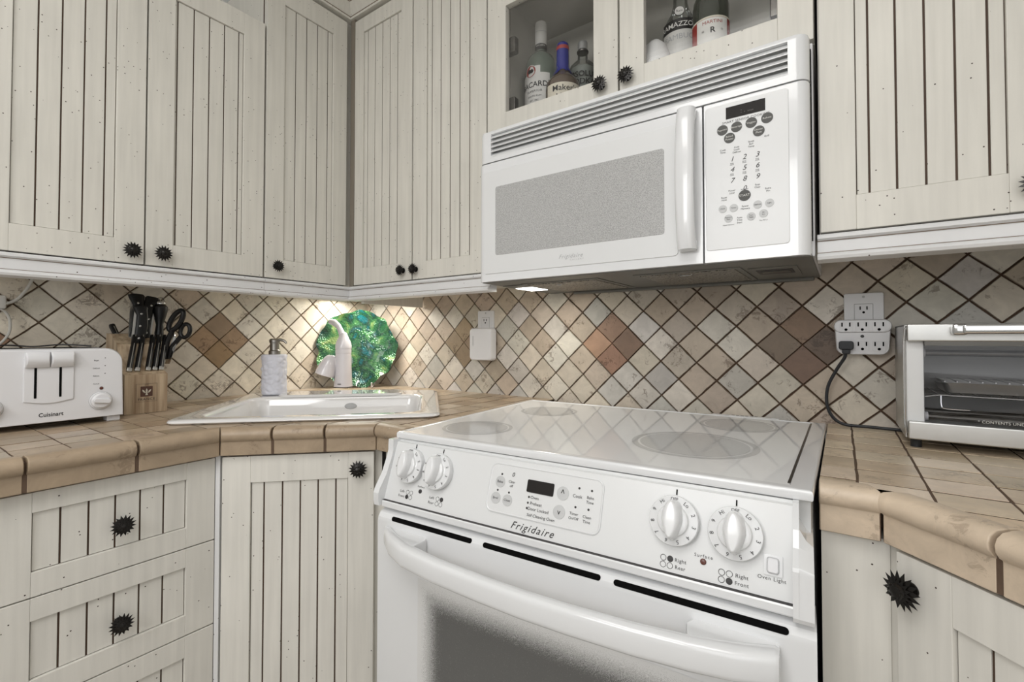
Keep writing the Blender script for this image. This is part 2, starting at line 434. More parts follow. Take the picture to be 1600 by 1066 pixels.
# backsplash of diagonal tumbled tiles
def splash(name, u0, z0, p, pz, ulo, uhi, zlo, zhi, accents, to3, parent, base, grout, edge_dir):
    mb = MB()
    rect = [(ulo, zlo), (uhi, zlo), (uhi, zhi), (ulo, zhi)]
    mb.add([to3(*q, -.008) for q in rect], [(0, 1, 2, 3)], grout)
    g = .0016
    V = {}
    def vert(i, j):
        if (i, j) not in V: V[(i, j)] = (u0+i*p/2+random.uniform(-.0016, .0016), z0+j*pz/2+random.uniform(-.0016, .0016))
        return V[(i, j)]
    i0, i1 = int((ulo-u0)/p*2)-3, int((uhi-u0)/p*2)+3; j0, j1 = int((zlo-z0)/pz*2)-3, int((zhi-z0)/pz*2)+3
    for i in range(i0, i1+1):
        for j in range(j0, j1+1):
            if (i+j) % 2 == 0: continue      # tile centres sit between lattice knots
            q = [vert(i-1, j), vert(i, j-1), vert(i+1, j), vert(i, j+1)]
            c = (sum(a[0] for a in q)/4, sum(a[1] for a in q)/4)
            acc = None
            for (ai, aj), cols in accents.items():
                for (di, dj), cc in cols.items():
                    if (i, j) == (ai+di, aj+dj): acc = cc
            t = jit(acc, .03) if acc else jit(random.choice(base), .07)
            gg = g*(.45 if acc else 1)
            # wobbly outline
            out = []
            for k in range(4):
                A, B = q[k], q[(k+1) % 4]
                for s_ in range(4):
                    f = s_/4
                    x, y = A[0]+(B[0]-A[0])*f, A[1]+(B[1]-A[1])*f
                    d = Vector((c[0]-x, c[1]-y)); L_ = d.length
                    w = gg*1.35*(1 if s_ else 1.3)+random.uniform(-.0006, .0006)
                    out.append((x+d.x/L_*w, y+d.y/L_*w))
            pol = inter(out, rect)
            if area(pol) < 1e-5: continue
            cc_ = (sum(a[0] for a in pol)/len(pol), sum(a[1] for a in pol)/len(pol))
            n = len(pol); lift = random.uniform(-.0006, .0004)
            inn = [(cc_[0]+(a[0]-cc_[0])*.972, cc_[1]+(a[1]-cc_[1])*.972) for a in pol]
            vs = [to3(*a, -.009) for a in pol]+[to3(*a, -.0018+lift) for a in pol]+[to3(*a, lift) for a in inn]
            fs = [(k, (k+1) % n, n+(k+1) % n, n+k) for k in range(n)]+[(n+k, n+(k+1) % n, 2*n+(k+1) % n, 2*n+k) for k in range(n)]+[tuple(range(2*n, 3*n))]
            if edge_dir < 0: fs = [f[::-1] for f in fs]
            mb.add(vs, fs, M['tile'], tone=t)
    return mb.build(name, parent, sharp=25)
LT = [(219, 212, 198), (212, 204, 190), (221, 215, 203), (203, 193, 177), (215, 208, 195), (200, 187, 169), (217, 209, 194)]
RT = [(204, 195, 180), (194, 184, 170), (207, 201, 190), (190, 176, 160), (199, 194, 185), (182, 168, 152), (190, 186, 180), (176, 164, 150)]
P_ = .1003; PZ = .0986
acc = lambda *c: {(-1, 0): c[0], (1, 0): c[1], (0, 1): c[2], (0, -1): c[3]}
RA = {(-12, 0): acc((150, 134, 112), (144, 126, 106), (156, 138, 114), (138, 122, 100)),
      (0, 0): acc((172, 140, 116), (132, 108, 92), (152, 126, 106), (148, 116, 98)),
      (10, 0): acc((126, 110, 94), (106, 88, 74), (134, 110, 90), (122, 98, 82)),
      (20, 0): acc((128, 104, 84), (110, 86, 68), (138, 104, 80), (122, 92, 72))}
LA = {(0, 0): acc((164, 138, 110), (164, 138, 112), (158, 136, 114), (156, 130, 98)),
      (-12, 0): acc((150, 118, 96), (150, 118, 96), (146, 116, 94), (150, 118, 94))}
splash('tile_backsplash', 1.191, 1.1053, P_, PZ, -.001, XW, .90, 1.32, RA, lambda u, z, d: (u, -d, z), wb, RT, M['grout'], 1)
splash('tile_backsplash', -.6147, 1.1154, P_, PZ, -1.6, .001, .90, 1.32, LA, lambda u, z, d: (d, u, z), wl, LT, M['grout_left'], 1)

# ------------------------------------------------------------------ cabinets
def planks(mb, T, x0, x1, z0, z1, grooves, paint_m, depth=.0055):
    """recessed beadboard panel: planks with brown grooves between"""
    mb.box((x0-.004, depth+.0022, z0-.004), (x1+.004, depth+.009, z1+.004), M['glaze'], T)
    xs = [x0+.0014]+[g for g in grooves]+[x1-.0014]
    for i in range(len(xs)-1):
        a = xs[i]+(.0016 if i else 0); b = xs[i+1]-(.0016 if i < len(xs)-2 else 0)
        mb.box((a, depth, z0+.0011), (b, depth+.0045, z1-.0011), paint_m, T, bev=.0005, seg=1)
def knob(T, x, z, parent, s=1.0):
    mb = MB()
    K = T @ Matrix.Translation((x, 0, z)) @ Matrix.Rotation(PI/2, 4, 'X')     # local z = outwards
    mb.lathe([(.009, -.001), (.009, .002), (.0045, .004), (.0045, .015), (.008, .017)], M['iron'], K, n=16)
    n = 16
    def star(r0, r1, zc, h, ph):
        vs = []; fs = []
        for i in range(n*2):
            a = PI*i/n+ph
            r = r1 if i % 2 else r0
            vs.append((r*math.cos(a), r*math.sin(a), zc-(.0015 if i % 2 else 0)))
        b = len(vs); vs += [(0, 0, zc+h), (0, 0, zc-h)]
        for i in range(n*2):
            j = (i+1) % (n*2); fs += [(i, j, b), (j, i, b+1)]
        mb.add(vs, fs, M['iron'], K)
    star(.0142*s, .0215*s, .0175, .0045, 0); star(.0100*s, .0150*s, .0210, .004, PI/n)
    mb.lathe([(.0085*s, .021), (.0075*s, .0255), (.004*s, .0275), (.0, .028)], M['iron'], K, n=14)
    for i in range(8):
        a = 2*PI*i/8
        mb.lathe([(.0022, 0), (.0018, .0016), (0, .0022)], M['iron'], K @ Matrix.Translation((.0068*s*math.cos(a), .0068*s*math.sin(a), .0248)), n=8)
    return mb.build('knob', parent, sharp=30)
def door(parent, T, x0, x1, z0, z1, px0, px1, pz0, pz1, grooves, kx=None, kz=None, mat='paint_up', name='door', glass=False, stile_over=True, ks=1.0):
    """T: x along the face, -y outwards, z up.  frame face is y=0."""
    mb = MB(); pm = M[mat]; th = .019
    g = .0004
    mb.box((x0, 0, z0), (px0, th, z1), pm, T, bev=.0018)
    mb.box((px1, 0, z0), (x1, th, z1), pm, T, bev=.0018)
    mb.box((px0-g, .0003, z0), (px1+g, th, pz0), pm, T, bev=.0012)
    mb.box((px0-g, .0003, pz1), (px1+g, th, z1), pm, T, bev=.0012)
    d = mb.build(name, parent)
    pb = MB()
    if glass:
        pb.box((px0-.003, .010, pz0-.003), (px1+.003, .013, pz1+.003), M['glass'], T)
        pb.build('glass_pane', d)
    else:
        planks(pb, T, px0, px1, pz0, pz1, grooves, pm); pb.build('panel', d)
    if kx is not None: knob(T, kx, kz, d, ks)
    return d
def rail_strip(mb, T, x0, x1, z0, z1, out0=.012):
    """moulded light rail: fascia with bead top and rounded foot"""
    prof = [(.03, z1), (-.004, z1), (-.007, z1-.003), (-.007, z1-.008), (-.003, z1-.0105), (.0, z1-.012),
            (.0, z0+.016), (-.002, z0+.014), (-.008, z0+.0125), (-.012, z0+.007), (-.010, z0+.002), (-.004, z0), (.03, z0)]
    loops = [[(x, a, b) for a, b in prof] for x in (x0, x1)]
    mb.loft(loops, M['rail'], T)
    for zz in (z1-.0115, z0+.0148):
        mb.box((x0, -.0012, zz-.0011), (x1, .002, zz+.0011), M['glaze_soft'], T)

def strip_grooves(a, n, pitch=.0395): return [a+pitch*i for i in range(n)]
ZB, ZR = 1.3106, 1.2553
TL = frame((.318, 0, 0), (0, 1, 0), (-1, 0, 0))           # left wall faces: x -> +Y, y -> -X  (z up)
TB = frame((0, -.318, 0), (1, 0, 0), (0, 1, 0))            # back wall faces
# A: two-door cabinet on the left wall
cA = root('upper_cabinet', (.16, -.93, 1.255), 'cream beadboard two-door upper cabinet above the toaster and knife block', 'cabinet')
mb = MB(); mb.box((.0, -1.24, 1.302), (.298, -.6255, 2.096), M['paint_up']); mb.build('carcass', cA)
mb = MB(); mb.box((.2975, -1.24, 1.302), (.2985, -.626, 2.10), M['glaze']); mb.build('glaze_line', cA)
door(cA, TL, -1.238, -.9298, ZB, 2.099, -1.168, -.9895, 1.3702, 2.035, [-1.128, -1.0885, -1.049, -1.010], -.9576, 1.342)
door(cA, TL, -.9262, -.6285, ZB, 2.099, -.8665, -.690, 1.3706, 2.035, [-.8605, -.8215, -.7825, -.743, -.7035], -.8927, 1.343)
mb = MB(); rail_strip(mb, TL, -1.24, -.6255, ZR, ZB-.004); mb.build('light_rail', cA)
# B: tall single door at the corner
cB = root('upper_cabinet', (.16, -.45, 1.255), 'cream tall single-door upper cabinet in the left corner above the sink', 'cabinet')
mb = MB(); mb.box((.0, -.6245, 1.302), (.298, -.0, 2.28), M['paint_up'])
mb.box((.2975, -.6245, ZB-.002), (.299, -.33, 2.2), M['glaze']); mb.build('carcass', cB)
door(cB, TL, -.6225, -.3335, ZB, 2.268, -.5645, -.389, 1.3712, 2.197, [-.5640+.0005, -.525, -.487, -.4475, -.408][1:], -.5885, 1.3485, ks=.95)
mb = MB(); rail_strip(mb, TL, -.6245, -.318, ZR, ZB-.004); mb.build('light_rail', cB)
def crown(name, T, x0, x1, z0, parent, m0=0, m1=0):
    prof = [(.02, 0), (-.008, 0), (-.010, .006), (-.006, .010), (-.012, .030), (-.024, .048), (-.030, .052), (-.030, .060), (-.050, .082), (-.066, .092), (-.068, .105), (.02, .105)]
    mb = MB()
    mb.loft([[(x0-m0*a, a, z0+b) for a, b in prof], [(x1+m1*a, a, z0+b) for a, b in prof]], M['paint_up'], T)
    for zz, oo in ((.0085, -.0085), (.050, -.0265), (.0585, -.0305)):
        mb.box((x0-m0*oo, oo-.0012, z0+zz-.0012), (x1+m1*oo, oo+.003, z0+zz+.0012), M['glaze_soft'], T)
    return mb.build(name, parent)
crown('crown_moulding', TL, -.6245, -.318, 2.279, cB, 0, 1)
# C: tall two-door on the back wall
cC = root('upper_cabinet', (.64, -.16, 1.255), 'cream tall two-door upper cabinet between the corner and the microwave', 'cabinet')
mb = MB(); mb.box((.3005, -.298, 1.302), (.948, -.0, 2.28), M['paint_up'])
mb.box((.3445, -.2995, ZB-.002), (.948, -.297, 2.2), M['glaze']); mb.box((.3185, -.3185, 1.302), (.3405, -.2985, 2.28), M['gap']); mb.build('carcass', cC)
door(cC, TB, .3420, .6400, ZB, 2.268, .389, .5865, 1.3695, 2.215, [.4085, .4475, .4865, .5255, .564][:5], .6017, 1.343, ks=.95)
door(cC, TB, .6455, .9465, ZB, 2.268, .705, .886, 1.366, 2.215, [.7245, .763, .802, .841, .8795][:5], .6614, 1.342, ks=.95)
mb = MB(); rail_strip(mb, TB, .318, .9615, ZR, ZB-.004); mb.build('light_rail', cC)
mb = MB(); mb.box((.362, -.30, 1.2455), (.378, -.012, 1.302), M['paint_up'], bev=.001); mb.build('side_panel', cC)
crown('crown_moulding', TB, .318, .948, 2.279, cC, 1, 0)
# D: glass-door cabinet over the microwave
ZD = 1.690
cD = root('glass_cabinet', (1.34, -.16, ZD), 'cream cabinet with two glass doors full of liquor bottles above the microwave', 'cabinet')
mb = MB()
mb.box((.9495, -.298, ZD), (.968, -.0, 2.15), M['inside']); mb.box((1.717, -.298, ZD), (1.7355, -.0, 2.15), M['inside'])
mb.box((.968, -.298, ZD), (1.717, -.0, ZD+.019), M['inside']); mb.box((.968, -.298, 2.131), (1.717, -.0, 2.15), M['inside'])
mb.box((.968, -.012, ZD+.019), (1.717, -.0, 2.131), M['inside']); mb.build('carcass', cD)
dd = door(cD, TB, .9505, 1.3436, ZD+.002, 2.115, 1.0145, 1.2805, 1.7525, 2.052, [], 1.3022, 1.7344, glass=True)
for zz in (1.757, 1.93):
    hb = MB(); hb.box((.9985, -.296, zz), (1.03, -.275, zz+.045), M['steel_dark'], bev=.003); hb.box((.985, -.29, zz+.01), (1.012, -.27, zz+.036), M['iron'], bev=.003); hb.build('hinge', dd)
dd = door(cD, TB, 1.3478, 1.7350, ZD+.002, 2.115, 1.407, 1.675, 1.7555, 2.052, [], 1.3685, 1.7351, glass=True)
hb = MB(); hb.box((1.66, -.296, 1.775), (1.70, -.275, 1.82), M['steel_dark'], bev=.003); hb.build('hinge', dd)
# E: right upper cabinet
TE = frame((0, -.33, 0), (1, 0, 0), (0, 1, 0))
cE = root('upper_cabinet', (1.95, -.16, 1.265), 'cream beadboard upper cabinet right of the microwave above the toaster oven', 'cabinet')
mb = MB(); mb.box((1.7405, -.31, 1.31), (2.47, -.0, 2.15), M['paint_up']); mb.box((1.742, -.3115, 1.315), (2.47, -.309, 2.12), M['glaze']); mb.build('carcass', cE)
door(cE, TE, 1.7425, 2.046, 1.3185, 2.115, 1.7965, 1.9875, 1.3805, 2.052, [1.8155, 1.8535, 1.8915, 1.929, 1.9675], 2.014, 1.357)
door(cE, TE, 2.051, 2.354, 1.3185, 2.115, 2.111, 2.294, 1.3805, 2.052, [2.13, 2.17, 2.21, 2.25], 2.083, 1.357)
mb = MB(); rail_strip(mb, TE, 1.7375, 2.47, 1.2655, 1.3145); mb.build('light_rail', cE)

# ------------------------------------------------------------------ base cabinets
ZC = .918
cF = root('drawer_cabinet', (.31, -1.06, 0), 'cream base cabinet with three beadboard drawers under the toaster', 'cabinet')
mb = MB(); mb.box((.0, -1.24, .09), (.614, -.887, .862), M['paint_low']); mb.box((.6135, -1.238, .10), (.6155, -.8925, .86), M['glaze']); mb.box((.0, -1.24, .0), (.55, -.887, .09), M['paint_low']); mb.build('carcass', cF)
TF = frame((.635, 0, 0), (0, 1, 0), (-1, 0, 0))
gv = [-1.140, -1.1015, -1.0625, -1.0235, -.984]
for z0, z1, p0, p1, kz in ((.6795, .8585, .7215, .8232, .7665), (.4965, .6775, .5385, .6385, .5805), (.30, .4942, .345, .4500, .397)):
    door(cF, TF, -1.234, -.8895, z0, z1, -1.1768, -.9445, p0, p1, gv, -1.0558, kz, mat='paint_low', name='drawer', ks=.96)
door(cF, TF, -1.234, -.8895, .10, .298, -1.1768, -.9445, .15, .25, gv, -1.0558, .2, mat='paint_low', name='drawer', ks=.96)
cG = root('corner_sink_cabinet', (.45, -.45, 0), 'cream diagonal corner base cabinet with one beadboard door under the sink', 'cabinet')
S2 = math.sqrt(.5)
mb = MB()
mb.prism([(.0, -.0), (.0, -.886), (.615, -.886), (.8775, -.6235), (.980, -.6235), (.980, -.0)][::-1], .09, .74, M['paint_low'])
# rim above the sink bowl: face frame and sides only
TG = frame((.643, -.882, 0), (S2, S2, 0), (-S2, S2, 0))   # x along diagonal, y into cabinet
mb.box((-.002, .0195, .0), (.345, .03, .862), M['paint_low'], TG)
mb.box((.004, .0190, .10), (.329, .020, .86), M['glaze'], TG)
mb.prism([(.6152, -.8868), (.6345, -.8885), (.6415, -.8825), (.6300, -.8680), (.6152, -.8700)], .09, .8635, M['rail'])
mb.box((.8875, -.6245, .09), (.980, -.62, .862), M['paint_low'])
mb.box((.9, -.623, .0), (.980, -.45, .09), M['paint_low'])
mb.build('carcass', cG)
dg = math.sqrt(2)
door(cG, TG, .0025, .3285, .105, .8585, .0615, .2705, .165, .799, [(x-.643)*dg for x in (.7055, .7330, .7600, .7872, .8148)], .295, .822, mat='paint_low')
# right base cabinet with diagonal door
cH = root('corner_base_cabinet', (2.1, -.35, 0), 'cream base cabinet right of the range with an angled beadboard door', 'cabinet')
mb = MB()
mb.prism([(1.7455, -.0), (1.7455, -.562), (1.8205, -.562), (2.075, -.8165), (2.46, -.8165), (2.46, -.0)][::-1], .0, .856, M['paint_low'])
mb.box((1.7455, -.5655, .0), (1.8215, -.561, .856), M['paint_low'])
mb.build('carcass', cH)
TH = frame((1.8255, -.590, 0), (S2, -S2, 0), (S2, S2, 0))
mb = MB(); mb.box((.0, .0185, .1), (.345, .022, .855), M['glaze'], TH); mb.build('glaze_line', cH)
door(cH, TH, .0, .34, .105, .853, .065, .275, .165, .794, [.100, .139, .178, .217, .256], .020, .814, mat='paint_low', ks=1.12)

# ------------------------------------------------------------------ countertops
def counter_top(pieces, holes, ox, oy, base, parent, ztop=ZC, zbot=.865, rx=1, ry=1, gx=1.5, gy=.9):
    mb = MB(); s = .0762
    allx = [p[0] for q in pieces for p in q]; ally = [p[1] for q in pieces for p in q]
    def cut(poly):
        r = [poly]
        for h in holes: r = [o for q in r for o in subtract(q, h)]
        return r
    for q in pieces:
        for r in cut(q):
            n = len(r)
            mb.add([(a, b, ztop-.0009) for a, b in r]+[(a, b, zbot) for a, b in r], [tuple(range(n)), tuple(range(n, 2*n))[::-1]]+[(k, (k+1) % n, n+(k+1) % n, n+k)[::-1] for k in range(n)], M['grout_top'])
    i0, i1 = int((min(allx)-ox)/s)-2, int((max(allx)-ox)/s)+2; j0, j1 = int((min(ally)-oy)/s)-3, int((max(ally)-oy)/s)+3
    for i in range(i0, i1):
        for j in range(j0, j1):
            g = .0018; w = lambda: random.uniform(-.0008, .0008)
            x0, x1, y0, y1 = ox+i*s*rx+g*gx, ox+(i+1)*s*rx-g*gx, oy+j*s*ry+g*gy, oy+(j+1)*s*ry-g*gy
            t = jit(random.choice(base), .06); dz = random.uniform(-.0004, .0004)
            sq = [(x0+w(), y0+w()), ((x0+x1)/2, y0+w()), (x1+w(), y0+w()), (x1+w(), (y0+y1)/2), (x1+w(), y1+w()), ((x0+x1)/2, y1+w()), (x0+w(), y1+w()), (x0+w(), (y0+y1)/2)]
            for q in pieces:
                p0 = inter(sq, q)
                if area(p0) < 2e-6: continue
                for r in cut(p0):
                    if area(r) < 2e-6: continue
                    n = len(r)
                    mb.add([(a, b, ztop+dz) for a, b in r]+[(a, b, ztop-.004) for a, b in r], [tuple(range(n))]+[(k, n+k, n+(k+1) % n, (k+1) % n) for k in range(n)], M['ctile'], tone=t)
    return mb.build('tile_surface', parent, sharp=20)
EP = [(-.034, .0), (-.034, .0035), (-.026, .0062), (-.012, .0068), (.0, .0055), (.0075, .0005), (.0105, -.007), (.0095, -.0145), (.005, -.0205), (.0012, -.0225), (.0, -.0245), (.0, -.0525), (-.0015, -.054), (-.034, -.054)]
def edge_run(parent, p, q, cuts, drop=0, mit0=0, mit1=0):
    """V-cap trim along p->q (outward = right of travel); cuts = positions of the joints"""
    p = Vector(p+(0,)); q = Vector(q+(0,)); L_ = (q-p).length; d = (q-p)/L_
    T = frame((p.x, p.y, ZC), d, None, (0, 0, 1))      # y = left of travel = inward
    cuts = [0]+cuts+[L_]
    for i in range(len(cuts)-1):
        a, b = cuts[i]+(.0021 if i else .0006), cuts[i+1]-(.0021 if i < len(cuts)-2 else .0006)
        m0 = mit0 if i == 0 else 0; m1 = mit1 if i == len(cuts)-2 else 0
        mb = MB(); pr = [(o, z-(drop if z < -.05 else 0)) for o, z in EP]
        def L(x, m, ins): return [(x+m*(o-ins), -(o-ins if o > -.03 else o), z-(ins*.6 if z > 0 else 0)) for o, z in pr]
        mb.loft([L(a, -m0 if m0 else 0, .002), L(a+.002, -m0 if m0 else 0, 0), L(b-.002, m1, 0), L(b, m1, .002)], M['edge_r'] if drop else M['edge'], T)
        mb.build('edge_tile', parent, sharp=50)
    gb = MB(); gb.box((.001, .001, -.053-drop), (L_-.001, .034, -.003), M['grout_top'], T); gb.build('edge_grout', parent)

# sink frame: u along (1,1), v to the rear (-1,1)
SC = Vector((.5025, -.5135, 0)); US = Vector((S2, S2, 0)); VS = Vector((-S2, S2, 0))
def skp(u, v): p = SC+US*u+VS*v; return (p.x, p.y)
hole = [skp(-.300, -.258), skp(.300, -.258), skp(.300, .258), skp(-.300, .258)]
ctL = root('countertop', (.45, -.6, .865), 'tan tiled countertop with rounded stone edge around the corner sink', 'countertop')
CF = .621
D0, D1 = (.655, -.889), (.889, -.655)
i_ = .034
pieces = [[(0, -1.5), (.655-i_, -1.5), (.655-i_, -.875), (0, -.875)],
          [(0, -.875), (.655-i_, -.875), (.875, -.655+i_), (.875, 0), (0, 0)],
          [(.875, -.655+i_), (.985, -.655+i_), (.985, 0), (.875, 0)]]
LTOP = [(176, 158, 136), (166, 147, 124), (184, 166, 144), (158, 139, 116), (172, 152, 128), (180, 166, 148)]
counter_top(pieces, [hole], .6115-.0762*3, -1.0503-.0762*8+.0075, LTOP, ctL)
t8 = math.tan(PI/8)
edge_run(ctL, (.655, -1.5), D0, [.155, .310, .463], mit1=-t8*1)
edge_run(ctL, D0, D1, [.1075, .2185], mit0=-t8, mit1=-t8)
edge_run(ctL, D1, (.985, -.655), [], mit0=-t8)
ctR = root('countertop', (2.1, -.4, .857), 'tan tiled countertop right of the range under the toaster oven', 'countertop')
pR = [[(1.7435, 0), (1.7435, -.583+i_), (1.8125+.012, -.583+i_), (1.8125+.012, 0)],
      [(1.8245, 0), (1.8245, -.549), (2.20+.024, -.9705+i_-.013), (2.47, -.9705+i_-.013), (2.47, 0)]]
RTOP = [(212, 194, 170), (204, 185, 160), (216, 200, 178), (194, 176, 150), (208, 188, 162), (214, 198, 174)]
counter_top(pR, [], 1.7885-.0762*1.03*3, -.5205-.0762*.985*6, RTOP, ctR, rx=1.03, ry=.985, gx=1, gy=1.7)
edge_run(ctR, (1.7435, -.583), (1.8125, -.583), [], drop=.0065, mit1=t8)
dl = (Vector((2.20, -.9705))-Vector((1.8125, -.583))).length
edge_run(ctR, (1.8125, -.583), (2.20, -.9705), [.128, .256, .384], drop=.0065, mit0=t8, mit1=t8)
edge_run(ctR, (2.20, -.9705), (2.47, -.9705), [.12], drop=.0065, mit0=t8)

# ------------------------------------------------------------------ sink
sk = root('sink', (SC.x, SC.y, .74), 'white porcelain drop-in sink set diagonally in the corner countertop', 'sink')
TS = frame((SC.x, SC.y, 0), US, VS)
def lp(w, h, r, z, cx=0, cy=0, n=7): return [(x, y, z) for x, y in rrect(w, h, r, n, cx, cy)]
mb = MB()
bw, bh, by = .53, .375, -.040
loops = [lp(.590, .506, .02, .905), lp(.590, .506, .02, .917), lp(.640, .556, .030, .9187), lp(.645, .561, .032, .9225), lp(.640, .556, .030, .9272), lp(.622, .538, .028, .9300),
         lp(bw+.026, bh+.026, .055, .9290, 0, by), lp(bw+.012, bh+.012, .05, .9275, 0, by), lp(bw, bh, .047, .920, 0, by), lp(bw-.012, bh-.012, .045, .89, 0, by),
         lp(bw-.03, bh-.03, .05, .80, 0, by), lp(bw-.05, bh-.05, .06, .765, 0, by), lp(bw-.12, bh-.12, .06, .752, 0, by), lp(.09, .09, .044, .748, 0, by)]
mb.loft(loops, M['porcelain'], TS, cap0=False, cap1=True)
mb.loft([lp(.590, .506, .02, .905), lp(bw+.01, bh+.01, .05, .895, 0, by), lp(bw-.02, bh-.02, .05, .79, 0, by), lp(bw-.10, bh-.10, .06, .7445, 0, by)], M['porcelain'], TS, cap0=False, cap1=True)
mb.build('basin', sk, sharp=60)
mb = MB(); TD = TS @ Matrix.Translation((.0, .205, .9295)); mb.loft([[(x, y, z) for x, y in rrect(w, .115, .03, 6)] for w, z in ((.40, -.003), (.40, .003), (.392, .0055))], M['porcelain'], TD); mb.build('faucet_ledge', sk)
mb = MB(); TO = frame(TS @ Vector((.035, .1405, .895)), US, None, (0, 0, 1)) @ Matrix.Rotation(PI/2, 4, 'X') @ Matrix.Translation((0, 0, .0))
mb.lathe([(0, .0035), (.011, .003), (.013, .001), (.013, -.004)][::-1], M['ring'], TO @ Matrix.Diagonal((1.5, .75, 1, 1)), n=24); mb.build('overflow_cover', sk)
mb = MB(); mb.lathe([(.038, .0), (.042, .004), (.034, .005), (.03, .001), (.0, .001)], M['chrome'], TS @ Matrix.Translation((0, by, .748)), n=24); mb.build('drain', sk)

# ------------------------------------------------------------------ faucet
fx, fy = .206, -.262
fa = root('faucet', (fx, fy, .935), 'white single-lever faucet with bell-shaped spout standing on the sink', 'faucet')
TFa = Matrix.Translation((fx, fy, 0))
mb = MB()
mb.lathe([(.0355, .934), (.0355, .937), (.0345, .941), (.0325, .96), (.0305, 1.0), (.0292, 1.05), (.0288, 1.062)], M['faucet'], TFa, n=36)
mb.lathe([(.0352, .9338), (.0359, .9345), (.0359, .9365), (.0352, .9372)], M['ink'], TFa, n=36); mb.build('body', fa)
mb = MB(); mb.lathe([(.0286, 1.062), (.0294, 1.0635), (.0296, 1.078), (.0286, 1.0795)], M['faucet'], TFa, n=36)
mb.lathe([(.0292, 1.079), (.0304, 1.081), (.0302, 1.092), (.0262, 1.108), (.019, 1.123), (.0145, 1.134), (.012, 1.142), (.0, 1.146)], M['faucet'], TFa, n=36); mb.build('cap', fa)
camr = Vector((.8177, .5756, 0)); camf = Vector((-.5756, .8177, 0))
mb = MB(); B0 = Vector((fx, fy, 1.125))
mb.tube([B0+Vector((0, 0, -.01)), B0-camr*.006+Vector((0, 0, .012)), B0-camr*.012+Vector((0, 0, .027)), B0-camr*.021+Vector((0, 0, .043)), B0-camr*.036+Vector((0, 0, .056)), B0-camr*.053+Vector((0, 0, .060)), B0-camr*.060+Vector((0, 0, .057))],
        [.015, .0125, .0105, .0108, .0125, .010, .003], M['faucet'], n=18); mb.build('lever', fa)
sd = (-camr*.93-camf*.32).normalized()
mb = MB()
S0 = Vector((fx, fy, 1.015))+sd*.022
mb.tube([S0+Vector((0, 0, -.018))-sd*.004, S0+sd*.006+Vector((0, 0, .008)), S0+sd*.016+Vector((0, 0, .028)), S0+sd*.026+Vector((0, 0, .031))], [.010, .015, .0155, .012], M['faucet'], n=18)
hd = (sd*.34+Vector((0, 0, -1))).normalized()
H0 = S0+sd*.020+Vector((0, 0, .040))
TB_ = frame(H0, hd.orthogonal(), None, hd)
mb.lathe([(.0, -.001), (.011, .0), (.018, .006), (.026, .022), (.032, .044), (.0355, .066), (.036, .078), (.0335, .079), (.028, .05), (.0, .03)], M['faucet'], TB_, n=32); mb.build('spout', fa)
mb = MB(); TT = frame(Vector((fx, fy, .948))-camf*.0347, camr, None, (0, 0, 1)); mb.box((-.013, -.0015, -.0012), (.0, .001, .0018), M['ink'], TT @ Matrix.Translation((.004, 0, 0))); mb.build('badge', fa)

# ------------------------------------------------------------------ soap dispenser
sx_, sy_ = .185, -.519
sp = root('soap_dispenser', (sx_, sy_, .931), 'textured white soap dispenser with steel pump on the left of the sink', 'soap dispenser')
TSo = Matrix.Translation((sx_, sy_, 0))
b = bmesh.new()
nn_, mm = 72, 60
def rr_(a, z):
    v = Vector((math.cos(a)*.038*26, math.sin(a)*.038*26, z*26))
    q = noise.voronoi(v*2.0)[0]; e = min(1, (q[1]-q[0])*2.2)
    return 1+.075*(e-.6)+.03*noise.noise(v*3)
mb = MB(); pf = [(.0, .9305), (.036, .9305), (.0385, .934)]+[(.0395, .936+.127*i/mm) for i in range(mm+1)]+[(.037, 1.066), (.0, 1.0665)]
mb.lathe(pf, M['soap_stone'], TSo, n=nn_, rfun=lambda a, z: rr_(a, z) if .935 < z < 1.0645 else 1); mb.build('bottle', sp, sharp=70)
mb = MB(); mb.lathe([(.0185, 1.066), (.0185, 1.078), (.0155, 1.081), (.0145, 1.083), (.0145, 1.105), (.0165, 1.107), (.0165, 1.116), (.013, 1.120), (.0, 1.121)], M['pump'], TSo, n=28)
hz = 1.115
mb.tube([Vector((sx_, sy_, hz)), Vector((sx_, sy_, hz))+camr*.022+Vector((0, 0, .001)), Vector((sx_, sy_, hz))+camr*.034+Vector((0, 0, -.003)), Vector((sx_, sy_, hz))+camr*.041+Vector((0, 0, -.011))], [.0055, .005, .0045, .0035], M['pump'], n=12)
mb.build('pump', sp)

# ------------------------------------------------------------------ green plate leaning in the corner
pc = Vector((.124, -.140, 1.079)); pn = Vector((.70, -.71, .16)).normalized()
pr_ = root('decorative_plate', (.16, -.15, .92), 'green iridescent glass plate with ruffled rim leaning in the corner behind the faucet', 'plate')
TP = frame(pc, Vector((0, 0, 1)).cross(pn), None, pn)
vs = []; fs = []; NR, NA = 22, 144
def rim(a): return .160*(1+.026*math.sin(9*a+.6)+.022*math.sin(5*a+2)+.013*math.sin(17*a))
for j in range(NR+1):
    t = j/NR
    for i in range(NA):
        a = 2*PI*i/NA; r = rim(a)*t if t > .5 else .160*t+(rim(a)-.160)*t*t*2*t
        z = -.018+.022*max(0, (t-.55)/.45)**1.5+.006*max(0, (t-.75)/.25)*math.sin(11*a)+.0012*noise.noise(Vector((r*math.cos(a)*40, r*math.sin(a)*40, 0)))
        vs.append((r*math.cos(a), r*math.sin(a), z))
nf = len(vs)
vs += [(x, y, z-.005) for x, y, z in vs]
for j in range(NR):
    for i in range(NA):
        i2 = (i+1) % NA
        f = (j*NA+i, j*NA+i2, (j+1)*NA+i2, (j+1)*NA+i)
        fs.append(f[::-1]); fs.append(tuple(k+nf for k in f))
